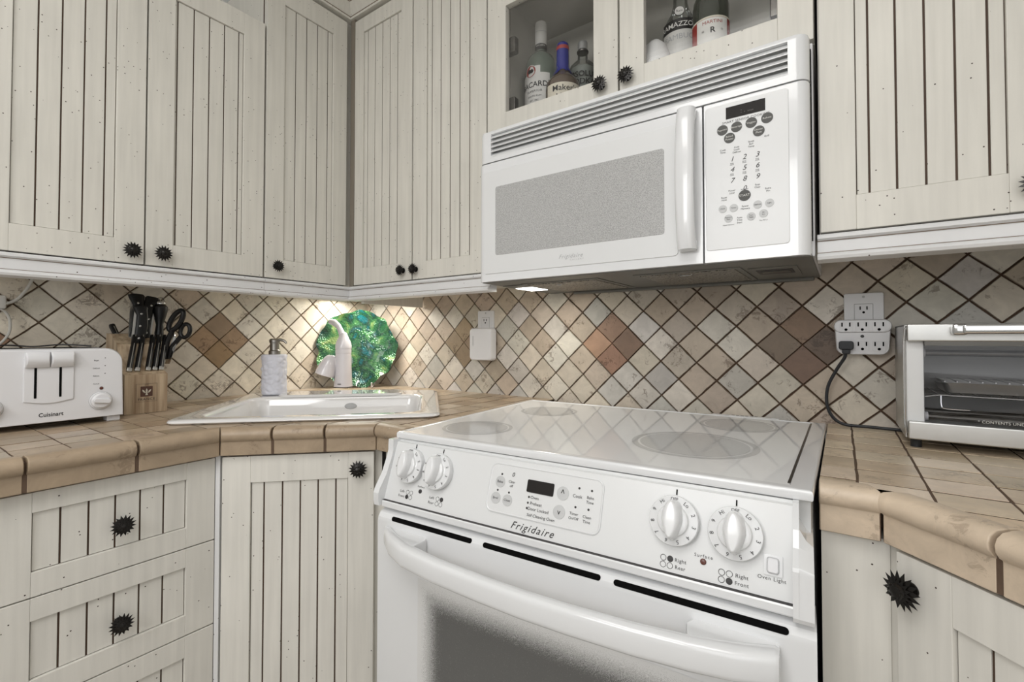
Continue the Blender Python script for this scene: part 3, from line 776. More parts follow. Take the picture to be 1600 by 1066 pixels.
for i in range(NA):
    i2 = (i+1) % NA; fs.append((NR*NA+i, NR*NA+i2, nf+NR*NA+i2, nf+NR*NA+i)[::-1])
mb = MB(); mb.add(vs, [f[::-1] for f in fs], M['plate'], TP); mb.build('dish', pr_, sharp=60)
mb = MB()
for s_ in (-.045, .05):
    q = Vector((.142, -.135, .919))+Vector((S2, S2, 0))*s_
    mb.tube([q+Vector((.02, -.02, .001)), q+Vector((.03, -.03, .004)), q+Vector((.034, -.034, .022))], .003, M['white_plastic'], n=8)
    mb.tube([q+Vector((.03, -.03, .004)), q+Vector((-.03, .03, .004)), q+Vector((-.045, .045, .03))], .003, M['white_plastic'], n=8)
mb.build('stand', pr_)

# ------------------------------------------------------------------ range
RO = Vector((.9994, -.690, 0)); th = math.radians(3.2)
TR = Matrix.Translation(RO) @ Matrix.Rotation(th, 4, 'Z')
rg = root('range', (1.36, -.35, 0), 'white slide-in electric range with smooth glass cooktop between the countertops', 'stove')
TRi = TR.inverted()
def wl_(x, y): q = TRi @ Vector((x, y, 0)); return (q.x, q.y)
mb = MB()
mb.prism([(1.004, -.655), (1.736, -.6205), (1.738, -.03), (1.004, -.03)], .03, .9125, M['white_panel'])
mb.build('body', rg)
# cooktop: slightly tapered slab with raised rim and inset glass
C4 = [(.9994, -.690), (1.7402, -.6485), (1.741, -.0589), (.9564, -.1117)]
C4 = [(.9994, -.690), (1.7402, -.6440), (1.7415, -.0560), (.9580, -.0990)]
def inset(poly, d):
    n = len(poly); out = []
    if not isinstance(d, (list, tuple)): d = [d]*n
    for i in range(n):
        p0, p1, p2 = Vector(poly[i-1]), Vector(poly[i]), Vector(poly[(i+1) % n])
        e1 = (p1-p0).normalized(); e2 = (p2-p1).normalized()
        n1 = Vector((-e1.y, e1.x)); n2 = Vector((-e2.y, e2.x)); da = d[i-1]; db = d[i]
        det = n1.x*n2.y-n1.y*n2.x
        out.append((p1.x+(da*n2.y-db*n1.y)/det, p1.y+(n1.x*db-n2.x*da)/det))
    return out
    for _ in ():
        pass
    for i in range(n):
        p0, p1, p2 = Vector(poly[i-1]), Vector(poly[i]), Vector(poly[(i+1) % n])
        e1 = (p1-p0).normalized(); e2 = (p2-p1).normalized()
        n1 = Vector((-e1.y, e1.x)); n2 = Vector((-e2.y, e2.x))
        k = (n1+n2); k = k/(k.dot(n1))
        out.append(tuple(p1+k*d))
    return out
mb = MB(); ZT = .926; WI = [.0155, .0265, .010, .010]
lps = [[(x, y, z) for x, y in inset(C4, d)] for d, z in ((.010, .9125), (.004, .9110), (.001, .9125), (.0, .9150), (.0, .9215), (.0012, .9245), (.004, .9262), (WI, .9262), ([q+.0018 for q in WI], .9245))]
mb.loft(lps, M['white'], cap1=False); mb.build('cooktop_frame', rg, sharp=40)
G4 = inset(C4, [q+.0016 for q in WI])
mb = MB(); mb.prism(G4, .916, .9248, M['glasstop']); mb.build('cooktop_glass', rg)
mb = MB(); g5 = inset(C4, WI)
for k in (1,):
    a, c = Vector(g5[k]), Vector(g5[(k+1) % 4]); d = (c-a).normalized(); nrm = Vector((-d.y, d.x))
    T_ = frame((a.x, a.y, .9248), (d.x, d.y, 0)); mb.box((.012, .0012, 0), ((c-a).length-.004, .0046, .0008), M['steel_dark'], T_)
mb.build('seal_line', rg)
for (lx_, ly_, r_) in ((.118, .128, .078), (.555, .215, .112), (.146, .418, .076), (.605, .466, .082)):
    mb = MB(); mb.lathe([(0, .92505), (r_*.86, .92505)][::-1], M['burner'], TR @ Matrix.Translation((lx_, ly_, 0)), n=64, caps=False)
    mb.lathe([(r_*.9, .92505), (r_, .92505)][::-1], M['burner'], TR @ Matrix.Translation((lx_, ly_, 0)), n=64, caps=False); mb.build('burner_mark', rg)
mb = MB()
for i in range(6):
    mb.box((.575+i*.0105, .598, .9262), (.582+i*.0105, .602, .9268), M['black'], TR)
mb.box((.53, .592, .9255), (.68, .606, .9266), M['white'], TR, bev=.001); mb.v = mb.v; mb.build('rear_vent', rg)
# control panel: section in local (y,z)
def sect(mb, prof, x0, x1, mat, T=TR): mb.loft([[(x0, a, b) for a, b in prof], [(x1, a, b) for a, b in prof]], mat, T)
A0 = Vector((0, -.004, .905)); B0_ = Vector((0, -.045, .785)); dn = (B0_-A0).normalized()
mb = MB()
sect(mb, [(.04, .9105), (.005, .9105), (.004, .9068), (-.0037, .9058), (-.0407, .7975), (-.030, .7975), (-.030, .78), (.04, .78)], .006, .7215, M['white_panel'])
mb.build('control_panel', rg, sharp=20)
mb = MB(); sect(mb, [(.02, .7968), (-.0458, .7968), (-.0475, .7945), (-.0475, .7855), (-.0455, .783), (.02, .783)], .008, .7195, M['white']); mb.build('trim_strip', rg, sharp=20)
mb = MB(); sect(mb, [(-.01, .7972), (-.046, .7972), (-.046, .7964), (-.01, .7964)], .008, .72, M['ink']); mb.build('seam', rg)
# end caps
capL = [(.05, .9118), (-.0155, .9118), (-.0165, .9), (-.0165, .890), (-.021, .876), (-.0345, .846), (-.0525, .821), (-.0560, .812), (-.0560, .796), (-.054, .787), (.05, .787)]
mb = MB(); sect(mb, capL, -.0075, .0068, M['white']); mb.build('end_cap', rg, sharp=20)
capR = [(.05, .9118), (-.010, .9118), (-.012, .895), (-.016, .880), (-.03, .862), (-.058, .849), (-.060, .845), (-.060, .79), (-.057, .784), (.05, .784)]
mb = MB(); sect(mb, capR, .7195, .7262, M['white'])
mb.loft([[(x, y, z) for x, y, z in l] for l in ([(.726, .05, .784), (.726, -.057, .784), (.726, -.060, .79), (.726, -.060, .845), (.726, -.0585, .850), (.726, -.03, .864), (.726, -.016, .882), (.726, .05, .882)],
    [(.734, .05, .784), (.734, -.057, .784), (.734, -.060, .79), (.734, -.060, .843), (.734, -.0585, .848), (.734, -.03, .860), (.734, -.016, .868), (.734, .05, .868)],
    [(.7415, .05, .784), (.7415, -.057, .784), (.7415, -.060, .79), (.7415, -.060, .842), (.7415, -.0585, .846), (.7415, -.03, .856), (.7415, -.016, .862), (.7415, .05, .862)])], M['white'], TR); mb.build('end_cap', rg, sharp=20)
# panel frame: x = u, y = up the slope, z outwards
up_ = -dn; TPn = TR @ frame(A0, (1, 0, 0), up_)         # local y = up the slope
offp = .0002
def TPo(u, s, z=0): return TPn @ Matrix.Translation((u, -s, offp+z))
# printed display plate
mb = MB(); T_ = TPo(.3585, .0485)
po = rrect(.214, .0835, .014, 6); pi = rrect(.208, .0775, .011, 6)
sk_ = lambda P, z: [(x+.0*y, y, z) for x, y in P]
mb.loft([sk_(po, -.002), sk_(po, .0014), sk_(rrect(.211, .0805, .0125, 6), .0022), sk_(pi, .0012)], M['white'], T_, cap1=False)
mb.loft([sk_(pi, -.002), sk_(pi, .0013)], M['white_panel'], T_); dp = mb.build('display_plate', rg, sharp=30)
mb = MB(); mb.loft([sk_(rrect(.0505, .0205, .0022, 3), -.001), sk_(rrect(.0505, .0205, .0022, 3), .0024)], M['display'], TPo(.3545, .0362)); mb.build('clock_display', rg)
def pbutton(u, s, r=.0098, txt=None, tsz=.0055):
    mb = MB(); mb.lathe([(r, -.001), (r, .0020), (0, .0021)], M['button_grey'] if False else M['ring'] if False else M['button_grey'], TPo(u, s), n=24)
    if txt: text(mb, txt, M['ink'], TPo(u, s, .0022), 0, 0, tsz)
    mb.build('button', rg)
pbutton(.2745, .0385, txt='Bake', tsz=.0062); pbutton(.2705, .0665, txt='Broil', tsz=.0056); pbutton(.2945, .0668, txt='Clean', tsz=.0056)
pbutton(.3965, .0380, .0108, '^', .016); pbutton(.3940, .0675, .0108, 'v', .013)
mb = MB()
def pt(s, u, v, sz, **k): text(mb, s, M['ink'], TPo(u, v, .0015), 0, 0, sz, **k)
pt('Clear', .2980, .0355, .006); pt('off', .2980, .0425, .006)
pt('0', .2985, .0235, .0105, shear=.2)
for u, s in ((.2755, .0255), (.2718, .0530), (.2954, .0538), (.4240, .0255), (.4458, .0262), (.4212, .0550), (.4435, .0550), (.3355, .0541), (.3350, .0635), (.3345, .0722)):
    mb.lathe([(.0019, 0), (0, .0002)], M['ink'], TPo(u, s, .0015), n=12)
pt('Cook', .4225, .0385, .0072); pt('Bake', .4445, .0372, .0062); pt('Time', .4445, .0443, .0062)
pt('Timer', .4200, .0655, .0062); pt('On/Off', .4200, .0725, .0058); pt('Clean', .4424, .0665, .0062); pt('Time', .4424, .0735, .0062)
pt('Oven', .3468, .0541, .0072); pt('Preheat', .3505, .0635, .0072); pt('Door Locked', .3560, .0722, .0072)
pt('Self Cleaning Oven', .3620, .0822, .0068, shear=.2)
mb.build('keypad_lettering', rg, sharp=0); mb = MB()
text(mb, 'Frigidaire', M['ink'], TPo(.3480, .1035, -.0002), 0, 0, .0165, shear=.45, space=1.25, bold=.006)
mb.build('brand_script', rg, sharp=0); mb = MB()
text(mb, 'Surface', M['ink'], TPo(.6145, .0835), 0, 0, .0062, space=1.3); text(mb, 'Surface', M['ink'], TPo(.0965, .0765), 0, 0, .005, space=1.2)
text(mb, 'Oven Light', M['ink'], TPo(.6960, .0915), 0, 0, .0062, space=1.15)
def bsym(u, s, k, t1, t2, tx):
    for i, (a, c) in enumerate(((-1, 1), (1, 1), (-1, -1), (1, -1))):
        T_ = TPo(u+a*.0047, s-c*.0044)
        if i == k: mb.lathe([(.0042, 0), (0, .0002)], M['ink'], T_, n=16)
        else: mb.lathe([(.0042, 0), (.0035, .0002)], M['ink'], T_, n=16, caps=False)
    text(mb, t1, M['ink'], TPo(tx, s-.0043), 0, 0, .0068, space=1.1); text(mb, t2, M['ink'], TPo(tx, s+.0047), 0, 0, .0068, space=1.1)
bsym(.5665, .1010, 1, 'Right', 'Rear', .5850); bsym(.6425, .1020, 3, 'Right', 'Front', .6620)
bsym(.0700, .0960, 2, 'Left', 'Front', .0510); bsym(.1470, .0955, 1, 'Left', 'Rear', .1280)
mb.build('burner_symbols', rg, sharp=0)
for u, s, m_ in ((.0965, .0850, 'ink'), (.6145, .0903, 'led_off')):
    mb = MB(); mb.lathe([(.0040, -.001), (.0040, .0008), (.003, .0018), (0, .0022)], M[m_], TPo(u, s), n=16); mb.build('indicator_light', rg)
def range_knob(u, s, tilt=0):
    T_ = TPo(u, s)
    mb = MB(); R = .0338
    mb.lathe([(R*.97, -.001), (R*.97, .004), (R, .0055), (R, .0105), (R*.975, .0125), (R*.70, .0140), (R*.64, .0150), (R*.60, .0185), (R*.50, .0205), (0, .021)], M['white'], T_, n=56)
    k = mb.build('knob', rg, sharp=35)
    g = MB(); lo = []
    for zz, w, l in ((.014, .0115, .0275), (.022, .0105, .0268), (.030, .0090, .0255), (.0345, .0070, .0240), (.036, .004, .0215)):
        pts = []
        for i in range(24):
            a = 2*PI*i/24
            yy = math.sin(a); xx = math.cos(a)
            pts.append((xx*w*1.35*(1-.25*max(0, -yy)), yy*l+.001, zz))
        lo.append(pts)
    g.loft(lo, M['white'], T_ @ Matrix.Rotation(tilt, 4, 'Z'), cap0=False); g.build('grip', k, sharp=60)
    d = MB()
    for i, t in enumerate(['Lo', '2', '3', '4', '5', '6', '7', '8', '9', 'Hi']):
        a = PI/2-.62-i*(2*PI-1.24)/9
        T2 = T_ @ Matrix.Rotation(a-PI/2, 4, 'Z') @ Matrix.Translation((0, R*.835, .0136)) 
        text(d, t, M['ink'], T2 @ Matrix.Rotation(.0, 4, 'Z'), 0, 0, .0075)
    text(d, 'OFF', M['ink'], T_ @ Matrix.Translation((0, R*.85, .0136)), 0, 0, .006)
    d.build('dial_marking', k, sharp=0)
    mk = MB(); mk.box((-.0009, R*1.03, .0), (.0009, R*1.26, .0006), M['black'], T_); mk.build('index_mark', rg)
for u, s in ((.0622, .0415), (.1340, .0425), (.5745, .0450), (.6535, .0458)): range_knob(u, s)
mb = MB(); T_ = TPo(.6975, .0755)
mb.loft([sk_(rrect(.0215, .0245, .001, 2), -.001), sk_(rrect(.0215, .0245, .001, 2), .0016), sk_(rrect(.0205, .0235, .001, 2), .002)], M['white'], T_)
mb.loft([sk_(rrect(.0125, .0175, .003, 4), 0), sk_(rrect(.0125, .0175, .003, 4), .0045), sk_(rrect(.0105, .0155, .0025, 4), .0055)], M['white_plastic'], T_)
mb.loft([sk_(rrect(.0145, .0195, .0035, 4), 0), sk_(rrect(.0145, .0195, .0035, 4), .0022)], M['ring'], T_); mb.build('light_switch', rg)
# oven door
mb = MB()
sect(mb, [(.03, .768), (-.016, .7775), (-.036, .7775), (-.0465, .7735), (-.052, .7655), (-.054, .757), (-.054, .16), (-.05, .155), (.03, .155)], .0035, .7435, M['white'])
od = mb.build('oven_door', rg, sharp=20)
mb = MB(); sect(mb, [(.0, .79), (-.031, .79), (-.031, .774), (.0, .774)], .006, .735, M['steel_dark']); mb.build('door_gap_shadow', rg)  # dark bar put in as the shadow between trim and door
TDo = TR @ frame((0, -.0508, .767), (1, 0, 0), Vector((0, .0035, .0082)).normalized())
for a, c in ((.040, .236), (.260, .474), (.494, .715)):
    mb = MB(); mb.loft([sk_(rrect(c-a, .0086, .0042, 4, (a+c)/2, 0), -.004), sk_(rrect(c-a, .0086, .0042, 4, (a+c)/2, 0), .0008)], M['black'], TDo); mb.build('vent_slot', od)
# window with fading dots
NX, NZ = 44, 30
mb = MB(); wx0, wx1, wz0, wz1 = .112, .652, .24, .672
vs = [(wx0+(wx1-wx0)*i/NX, -.0545, wz0+(wz1-wz0)*j/NZ) for j in range(NZ+1) for i in range(NX+1)]
fs = [(j*(NX+1)+i, j*(NX+1)+i+1, (j+1)*(NX+1)+i+1, (j+1)*(NX+1)+i) for j in range(NZ) for i in range(NX)]
mb.add(vs, fs, M['ovenwin'], TR); ow = mb.build('window', od, sharp=0)
at = ow.data.attributes.new('fade', 'FLOAT', 'POINT')
for k, (x, y, z) in enumerate(vs):
    dx = min(x-wx0, wx1-x); dz = min(z-wz0, wz1-z)
    t = min(1, max(0, (min(dx, dz)-.004)/.052)); at.data[k].value = t
# bowed handle
def hprof(y, z, w, h): return [(w*math.copysign(abs(math.cos(a))**.6, math.cos(a)), h*math.copysign(abs(math.sin(a))**.6, math.sin(a))) for a in [2*PI*i/20 for i in range(20)]]
mb = MB(); loops = []
H = [(.030, -.056, .742, .004, .010), (.045, -.066, .739, .011, .016), (.075, -.081, .735, .014, .018), (.120, -.096, .732, .0135, .019), (.20, -.106, .730, .012, .0195), (.30, -.111, .729, .0115, .0195), (.375, -.1125, .7285, .0115, .0195),
     (.45, -.111, .729, .0115, .0195), (.54, -.106, .730, .012, .0195), (.61, -.098, .7315, .0135, .0195), (.66, -.087, .733, .0165, .0195), (.700, -.074, .735, .0175, .0195), (.7055, -.072, .735, .015, .017)]
for x, y, z, w, h in H: loops.append([(x, y+a, z+b_) for a, b_ in hprof(y, z, w, h)])
mb.loft(loops, M['white'], TR)
# solid mounts behind the ends
for pts in ([(.028, -.05), (.132, -.05), (.137, -.062), (.134, -.098), (.075, -.080), (.04, -.062)], [(.604, -.05), (.706, -.05), (.706, -.072), (.66, -.087), (.606, -.099), (.598, -.066)]):
    mb.prism([(a, b_) for a, b_ in pts], .7185, .7505, M['white'], TR, bev=.004)
mb.build('handle', od, sharp=40)
mb = MB(); mb.box((.004, -.05, .04), (.740, .0, .148), M['white'], TR, bev=.004); mb.build('storage_drawer', rg)

# ------------------------------------------------------------------ microwave
mw = root('microwave', (1.351, -.19, 1.2725), 'white over-the-range microwave mounted above the cooktop', 'microwave')
X0, X1, YM, ZM0, ZM1, ZV = .972, 1.730, -.386, 1.2725, 1.676, 1.5895
TM = frame((0, YM, 0), (1, 0, 0), (0, 1, 0))
mb = MB(); mb.box((X0+.002, -.342, ZM0+.002), (X1+.004, -.0, ZM1-.004), M['white_plastic'], bev=.002)
mb.box((X1-.0005, -.352, ZM0+.03), (X1+.0015, -.343, ZM1-.02), M['black']); mb.build('casing', mw)
# vent grille on top: frame + slats
mb = MB()
def block(mb, x0, x1, z0, z1, y0, y1, r, mat, ends=(1, 1), n=6, bev=.004):
    """front block with rounded vertical outer corners"""
    pts = [(x0, y1)]
    if ends[0]: pts += [(x0+r-r*math.cos(t), y0+r-r*math.sin(t)) for t in [PI/2*i/n for i in range(n+1)]]
    else: pts += [(x0, y0)]
    if ends[1]: pts += [(x1-r+r*math.sin(t), y0+r-r*math.cos(t)) for t in [PI/2*i/n for i in range(n+1)]]
    else: pts += [(x1, y0)]
    pts += [(x1, y1)]
    pts = pts[::-1]
    mb.prism(pts, z0, z1, mat, bev=bev)
GX0, GX1, GZ0, GZ1 = 1.014, 1.697, 1.6045, 1.6655
block(mb, X0, X1, GZ1, ZM1, YM+.002, -.342, .022, M['white'], bev=.006)
block(mb, X0, X1, ZV+.0012, GZ0, YM+.002, -.342, .022, M['white'], bev=.0)
block(mb, X0, GX0, GZ0, GZ1, YM+.002, -.342, .022, M['white'], (1, 0), bev=0)
block(mb, GX1, X1, GZ0, GZ1, YM+.002, -.342, .022, M['white'], (0, 1), bev=0)
mb.box((GX0-.001, -.357, GZ0-.001), (GX1+.001, -.350, GZ1+.001), M['white_panel'])
vg = mb.build('vent_grille', mw, sharp=30)
nsl = 5; ph = (GZ1-GZ0)/nsl
for i in range(0, nsl):
    z = GZ0+ph*i+.0006
    mb = MB(); mb.loft([[(x, -.3845, z-.0006), (x, -.3845, z+.0014), (x, -.3740, z+.0116), (x, -.3740, z+.0098)] for x in (GX0-.0005, GX1+.0005)], M['white_panel'])
    mb.build('slat', vg, sharp=20)
# door
XD = 1.5485
mb = MB(); block(mb, X0, XD, ZM0, ZV-.0012, YM, -.342, .020, M['white'], (1, 0), bev=.004); 
mb.prism(rrect(.506, .272, .008, 4), 0, .0022, M['white_panel'], frame((1.2475, YM, 1.4285), (1, 0, 0), (0, 0, 1)) @ Matrix.Translation((0, 0, 0)), bev=.001)
md = mb.build('door', mw, sharp=30)
mb = MB(); mb.prism(rrect(.4405, .180, .006, 4), 0, .0030, M['mw_screen'], frame((1.2530, YM, 1.4300), (1, 0, 0), (0, 0, 1)), bev=.0004); mb.build('window', md)
mb = MB()
loops = []
for i in range(15):
    t = i/14; z = 1.300+(1.583-1.300)*t; o = .012+.022*math.sin(PI*t)**.7
    w = .018
    loops.append([(1.5215+w*math.copysign(abs(math.cos(a))**.7, math.cos(a)), YM-o+.0+(.009+.012*(1-math.sin(PI*t)))*math.sin(a)*.9, z+.0) for a in [2*PI*k/18 for k in range(18)]])
mb.loft(loops, M['white']); 
mb.box((1.5045, YM-.012, 1.298), (1.5385, YM+.002, 1.322), M['white'], bev=.005); mb.box((1.5045, YM-.012, 1.562), (1.5385, YM+.002, 1.585), M['white'], bev=.005)
mb.build('handle', md, sharp=60)
mb = MB(); text(mb, 'Frigidaire', M['ring'], frame((1.2530, YM-.0023, 1.3162), (1, 0, 0), (0, 0, 1)), 0, 0, .0135, shear=.45, space=1.2)
text(mb, 'GALLERY', M['ring'], frame((1.2700, YM-.0023, 1.3070), (1, 0, 0), (0, 0, 1)), 0, 0, .0052, space=1.9); mb.build('badge', md, sharp=0)
# control side
mb = MB(); block(mb, XD+.0035, X1, ZM0, ZV-.0012, YM, -.342, .020, M['white'], (0, 1), bev=.004); mc = mb.build('control_panel', mw, sharp=30)
TC = frame((1.6265, YM, 1.4375), (1, 0, 0), (0, 0, 1))
mb = MB(); mb.prism(rrect(.143, .284, .006, 4), -.001, .0016, M['white_panel'], TC, bev=.0012)
mb.build('keypad_plate', mw)
def TCx(x, z, o=.0017): return frame((x, YM-o, z), (1, 0, 0), (0, 0, 1))
mb = MB(); mb.box((1.5930, YM-.0026, 1.5480), (1.6605, YM, 1.5705), M['display']); 
for i, q in enumerate('1 2:0 0'): pass
text(mb, ': . ,,,,', M['digit'], TCx(1.630, 1.5575, .0027), 0, 0, .012); dp2 = mb.build('clock_display', mw)
def mwp(px, py):      # keypad chart coordinates (512x1066 crop of the control face) -> wall position
    # bilinear fit between measured corners
    u = (px-30)/(500-30)
    x = 1.5665+(1.6965-1.5665)*(((px/4.264+1110)-1110)/120*1.0)
    return x
def kb(x, z, t, r=.0098, tz=.0052, dark=True):
    mb = MB(); mb.lathe([(r, -.001), (r, .0008), (0, .0009)], M['button_dark' if dark else 'button_grey'], TCx(x, z), n=28)
    mat = M['label_white'] if dark else M['ink']
    lines = t.split('/')
    for i, l in enumerate(lines): text(mb, l, mat, TCx(x, z-(i-(len(lines)-1)/2)*tz*1.05, .0027), 0, 0, tz)
    mb.build('button', mw)
"""KEYS"""
KX = lambda px: KXT(px)
import bisect
def KXT(px):
    # photo column -> X on the keypad face (measured perspective of the face)
    xs = [(1103, 1.5561), (1135, 1.5936), (1195, 1.6598), (1231, 1.6971)]
    for (a, A), (b, B) in zip(xs, xs[1:]):
        if px <= b: return A+(B-A)*(px-a)/(b-a)
    return xs[-1][1]
col1, col2, col3 = 1.6030, 1.6245, 1.6465
kb(1.5865, 1.5285, 'Popcorn'); kb(1.6115, 1.5290, 'Beverage'); kb(1.6370, 1.5305, 'Veggies'); kb(1.6635, 1.5325, 'Reheat')
kb(1.5990, 1.5105, 'Baked/Potato'); kb(1.6495, 1.5115, 'Dinner/Plate')
kb(1.6245, 1.3945, 'START', .0105, .0062)
for x, z, t in ((1.5860, 1.3745, 'Clock'), (1.6055, 1.3735, 'Timer'), (1.6465, 1.3735, 'Defrost'), (1.6660, 1.3735, 'Light'), (1.5960, 1.3545, 'Popcorn/Vent'), (1.6355, 1.3530, 'Turn/Table'), (1.6560, 1.3555, 'Hi/Lo')):
    kb(x, z, t, .0075, .0036, False)
mb = MB()
def kt(t, x, z, sz, **k): text(mb, t, M['ink'], TCx(x, z), 0, 0, sz, **k)
kt('SMART SENSOR COOKING', 1.6270, 1.5415, .0062, space=1.12)
for i, (r3, z) in enumerate((('123', 1.4680), ('456', 1.4475), ('789', 1.4265))):
    for c, x in zip(r3, (col1, col2, col3)):
        kt(c, x, z, .0135, shear=.3)
        if i < 2: kt('time', x, z-.0078, .0035); kt('cook', x, z-.0105, .0035)
kt('0', col2, 1.4085, .0125, shear=.3)
for t, x, z in (('Cook/Time', 1.5870, 1.4890), ('Auto/Cook/Defrost', 1.6115, 1.4900), ('Sauté/Boil/Temp', 1.6365, 1.4950), ('Grill', 1.6625, 1.4990), ('Power/Level', 1.6025, 1.4075), ('Stop/Clear', 1.6465, 1.4110), ('Reset/Hold', 1.5885, 1.3960), ('Extra/Min', 1.6640, 1.4010), ('Power/Memory', 1.6255, 1.3740), ('Auto/Time/Start', 1.6155, 1.3535)):
    for i, l in enumerate(t.split('/')): kt(l, x, z-i*.0048, .0046)
kt('Sensor Pad', 1.6245, 1.4065-.0005+.0005, .0028); kt('Hood Options', 1.5960, 1.3420, .0034); kt('Fan Hi Lo', 1.6560, 1.3430, .0034)
mb.build('printed_lettering', mw, sharp=0)
# underside
mb = MB(); mb.box((X0+.006, -.372, ZM0-.0015), (X1, -.0, ZM0+.003), M['mw_under']); mb.box((X0+.1, -.03, ZM0-.010), (X1-.01, -.012, ZM0), M['mw_under'], bev=.003); mb.build('underside_plate', mw)
def quadplate(mb, P, z0, z1, mat): mb.prism(P, z0, z1, mat)
for x0, x1 in ((1.068, 1.272), (1.385, 1.59)):
    mb = MB(); mb.box((x0-.012, -.305, ZM0-.0035), (x1+.012, -.055, ZM0-.001), M['mw_under'], bev=.001); mb.box((x0, -.29, ZM0-.005), (x1, -.07, ZM0-.003), M['filter'], bev=.0006)
    mb.tube([((x0+x1)/2+.014*math.cos(a), -.288+.010*math.sin(a), ZM0-.008) for a in [PI*i/10 for i in range(11)]], .0013, M['chrome'], n=6)
    mb.build('grease_filter', mw)
mb = MB(); mb.box((.985, -.29, ZM0-.004), (1.06, -.10, ZM0-.001), M['mw_under'], bev=.001); mb.box((.992, -.235, ZM0-.0055), (1.050, -.150, ZM0-.0035), M['lamp']); mb.build('lamp', mw)
mb = MB(); mb.box((1.610, -.265, ZM0-.0035), (1.700, -.10, ZM0-.001), M['mw_under'], bev=.001); mb.box((1.622, -.235, ZM0-.0045), (1.69, -.165, ZM0-.003), M['ink']); mb.box((1.63, -.215, ZM0-.0055), (1.685, -.185, ZM0-.004), M['steel_dark']); mb.build('lamp_cover', mw)

# ------------------------------------------------------------------ wall outlets
def slots(mb, T, cx, cz, s=1):
    mb.box((cx-.0075*s, -.0006, cz+.001), (cx-.0052*s, .001, cz+.009*s), M['black'], T); mb.box((cx+.0052*s, -.0006, cz+.001), (cx+.0075*s, .001, cz+.009*s), M['black'], T)
    mb.lathe([(.0026*s, -.001), (.0026*s, .0006)], M['black'], T @ Matrix.Translation((cx, 0, cz-.005*s)) @ Matrix.Rotation(PI/2, 4, 'X'), n=12)
def outlet(cx, cz, label, group):
    T = frame((cx, -.001, cz), (1, 0, 0), (0, 1, 0))
    o = root('wall_outlet', (cx, 0, cz), label, 'outlet')
    mb = MB(); mb.prism(rrect(.0745, .118, .004, 3), 0, .005, M['white_plastic'], T @ Matrix.Rotation(PI/2, 4, 'X'), bev=.002); mb.build('cover_plate', o)
    mb = MB(); mb.prism(rrect(.034, .067, .002, 3), .004, .0066, M['white_plastic'], T @ Matrix.Rotation(PI/2, 4, 'X'), bev=.001)
    T2 = T @ Matrix.Translation((0, -.0067, 0)); slots(mb, T2, 0, .019); slots(mb, T2, 0, -.019)
    mb.prism(rrect(.036, .069, .002, 3), .004, .0053, M['ring'], T @ Matrix.Rotation(PI/2, 4, 'X')); mb.build('receptacle', o)
    mb = MB(); mb.lathe([(.0028, .0), (.0028, .0058), (0, .006)], M['ring'], T @ Matrix.Translation((0, 0, .050)) @ Matrix.Rotation(PI/2, 4, 'X'), n=12); mb.build('screw', o)
    return o
outlet(.6985, 1.1640, 'white wall outlet with a plug-in box on it, between corner and range', None)
outlet(1.8145, 1.1690, 'white wall outlet behind the six-way adapter, left of the toaster oven', None)
# plug-in box on the left outlet
T = frame((.7005, -.009, 1.0995), (1, 0, 0), (0, 1, 0)) @ Matrix.Rotation(PI/2, 4, 'X')
mb = MB(); lo = [[(x, y, z) for x, y in rrect(w, h, .012, 5)] for w, h, z in ((.098, .114, 0), (.102, .118, .003), (.102, .118, .026), (.096, .112, .032), (.086, .102, .034))]
mb.loft(lo, M['white_plastic'], T)
o = mb.build('plug_in_box', sharp=40); tag(o, 'blank white plug-in box on the outlet between corner and range', 'adapter')
d_ = MB()
for q in (-.013, -.009): d_.box((q-.020, -.005, .0338), (q-.0192, .03, .0346), M['ring'], T)
d_.build('indicator_lines', o)
# six way adapter
o = root('power_adapter', (1.8105, -.005, 1.123), 'white six-way outlet adapter with a black plug, left of the toaster oven', 'adapter')
T = frame((1.8105, -.008, 1.1245), (1, 0, 0), (0, 1, 0)) @ Matrix.Rotation(PI/2, 4, 'X')
def ad(sx, z, up=0): 
    P = []
    for x, y in rrect(.098, .078, .016, 6):
        k = 1+.10*max(0, y/.039); P.append((x*sx*k, y*sx+up, z))
    return P
mb = MB(); mb.loft([ad(.96, 0), ad(1, .004), ad(1, .024), ad(.96, .030)], M['white_plastic'], T)
mb.prism(rrect(.106, .030, .014, 5, 0, .026), .02, .036, M['white_plastic'], T, bev=.005); mb.build('body', o)
mb = MB()
for cx in (-.030, 0, .030):
    for cz in (.024, -.020):
        zo = .0362 if cz > 0 else .0302
        mb.prism(rrect(.024, .022, .004, 3, cx, cz), zo-.003, zo+.0006, M['white_plastic'], T, bev=.0005)
        slots(mb, T @ Matrix.Translation((0, 0, zo+.0008)) @ Matrix.Rotation(-PI/2, 4, 'X'), cx, cz+.0, 1.15)
mb.lathe([(.0035, 0), (.0035, .0308)], M['ink'], T @ Matrix.Translation((0, .003, 0)), n=12); mb.build('sockets', o)
def bez(pts, n=8):
    P = [Vector(p) for p in pts]; out = []
    for i in range(len(P)-1):
        p0, p1, p2, p3 = P[max(i-1, 0)], P[i], P[i+1], P[min(i+2, len(P)-1)]
        for k in range(n):
            t = k/n; out.append(.5*((2*p1)+(p2-p0)*t+(2*p0-5*p1+4*p2-p3)*t*t+(3*p1-p0-3*p2+p3)*t**3))
    out.append(P[-1]); return out
TPLUG = T

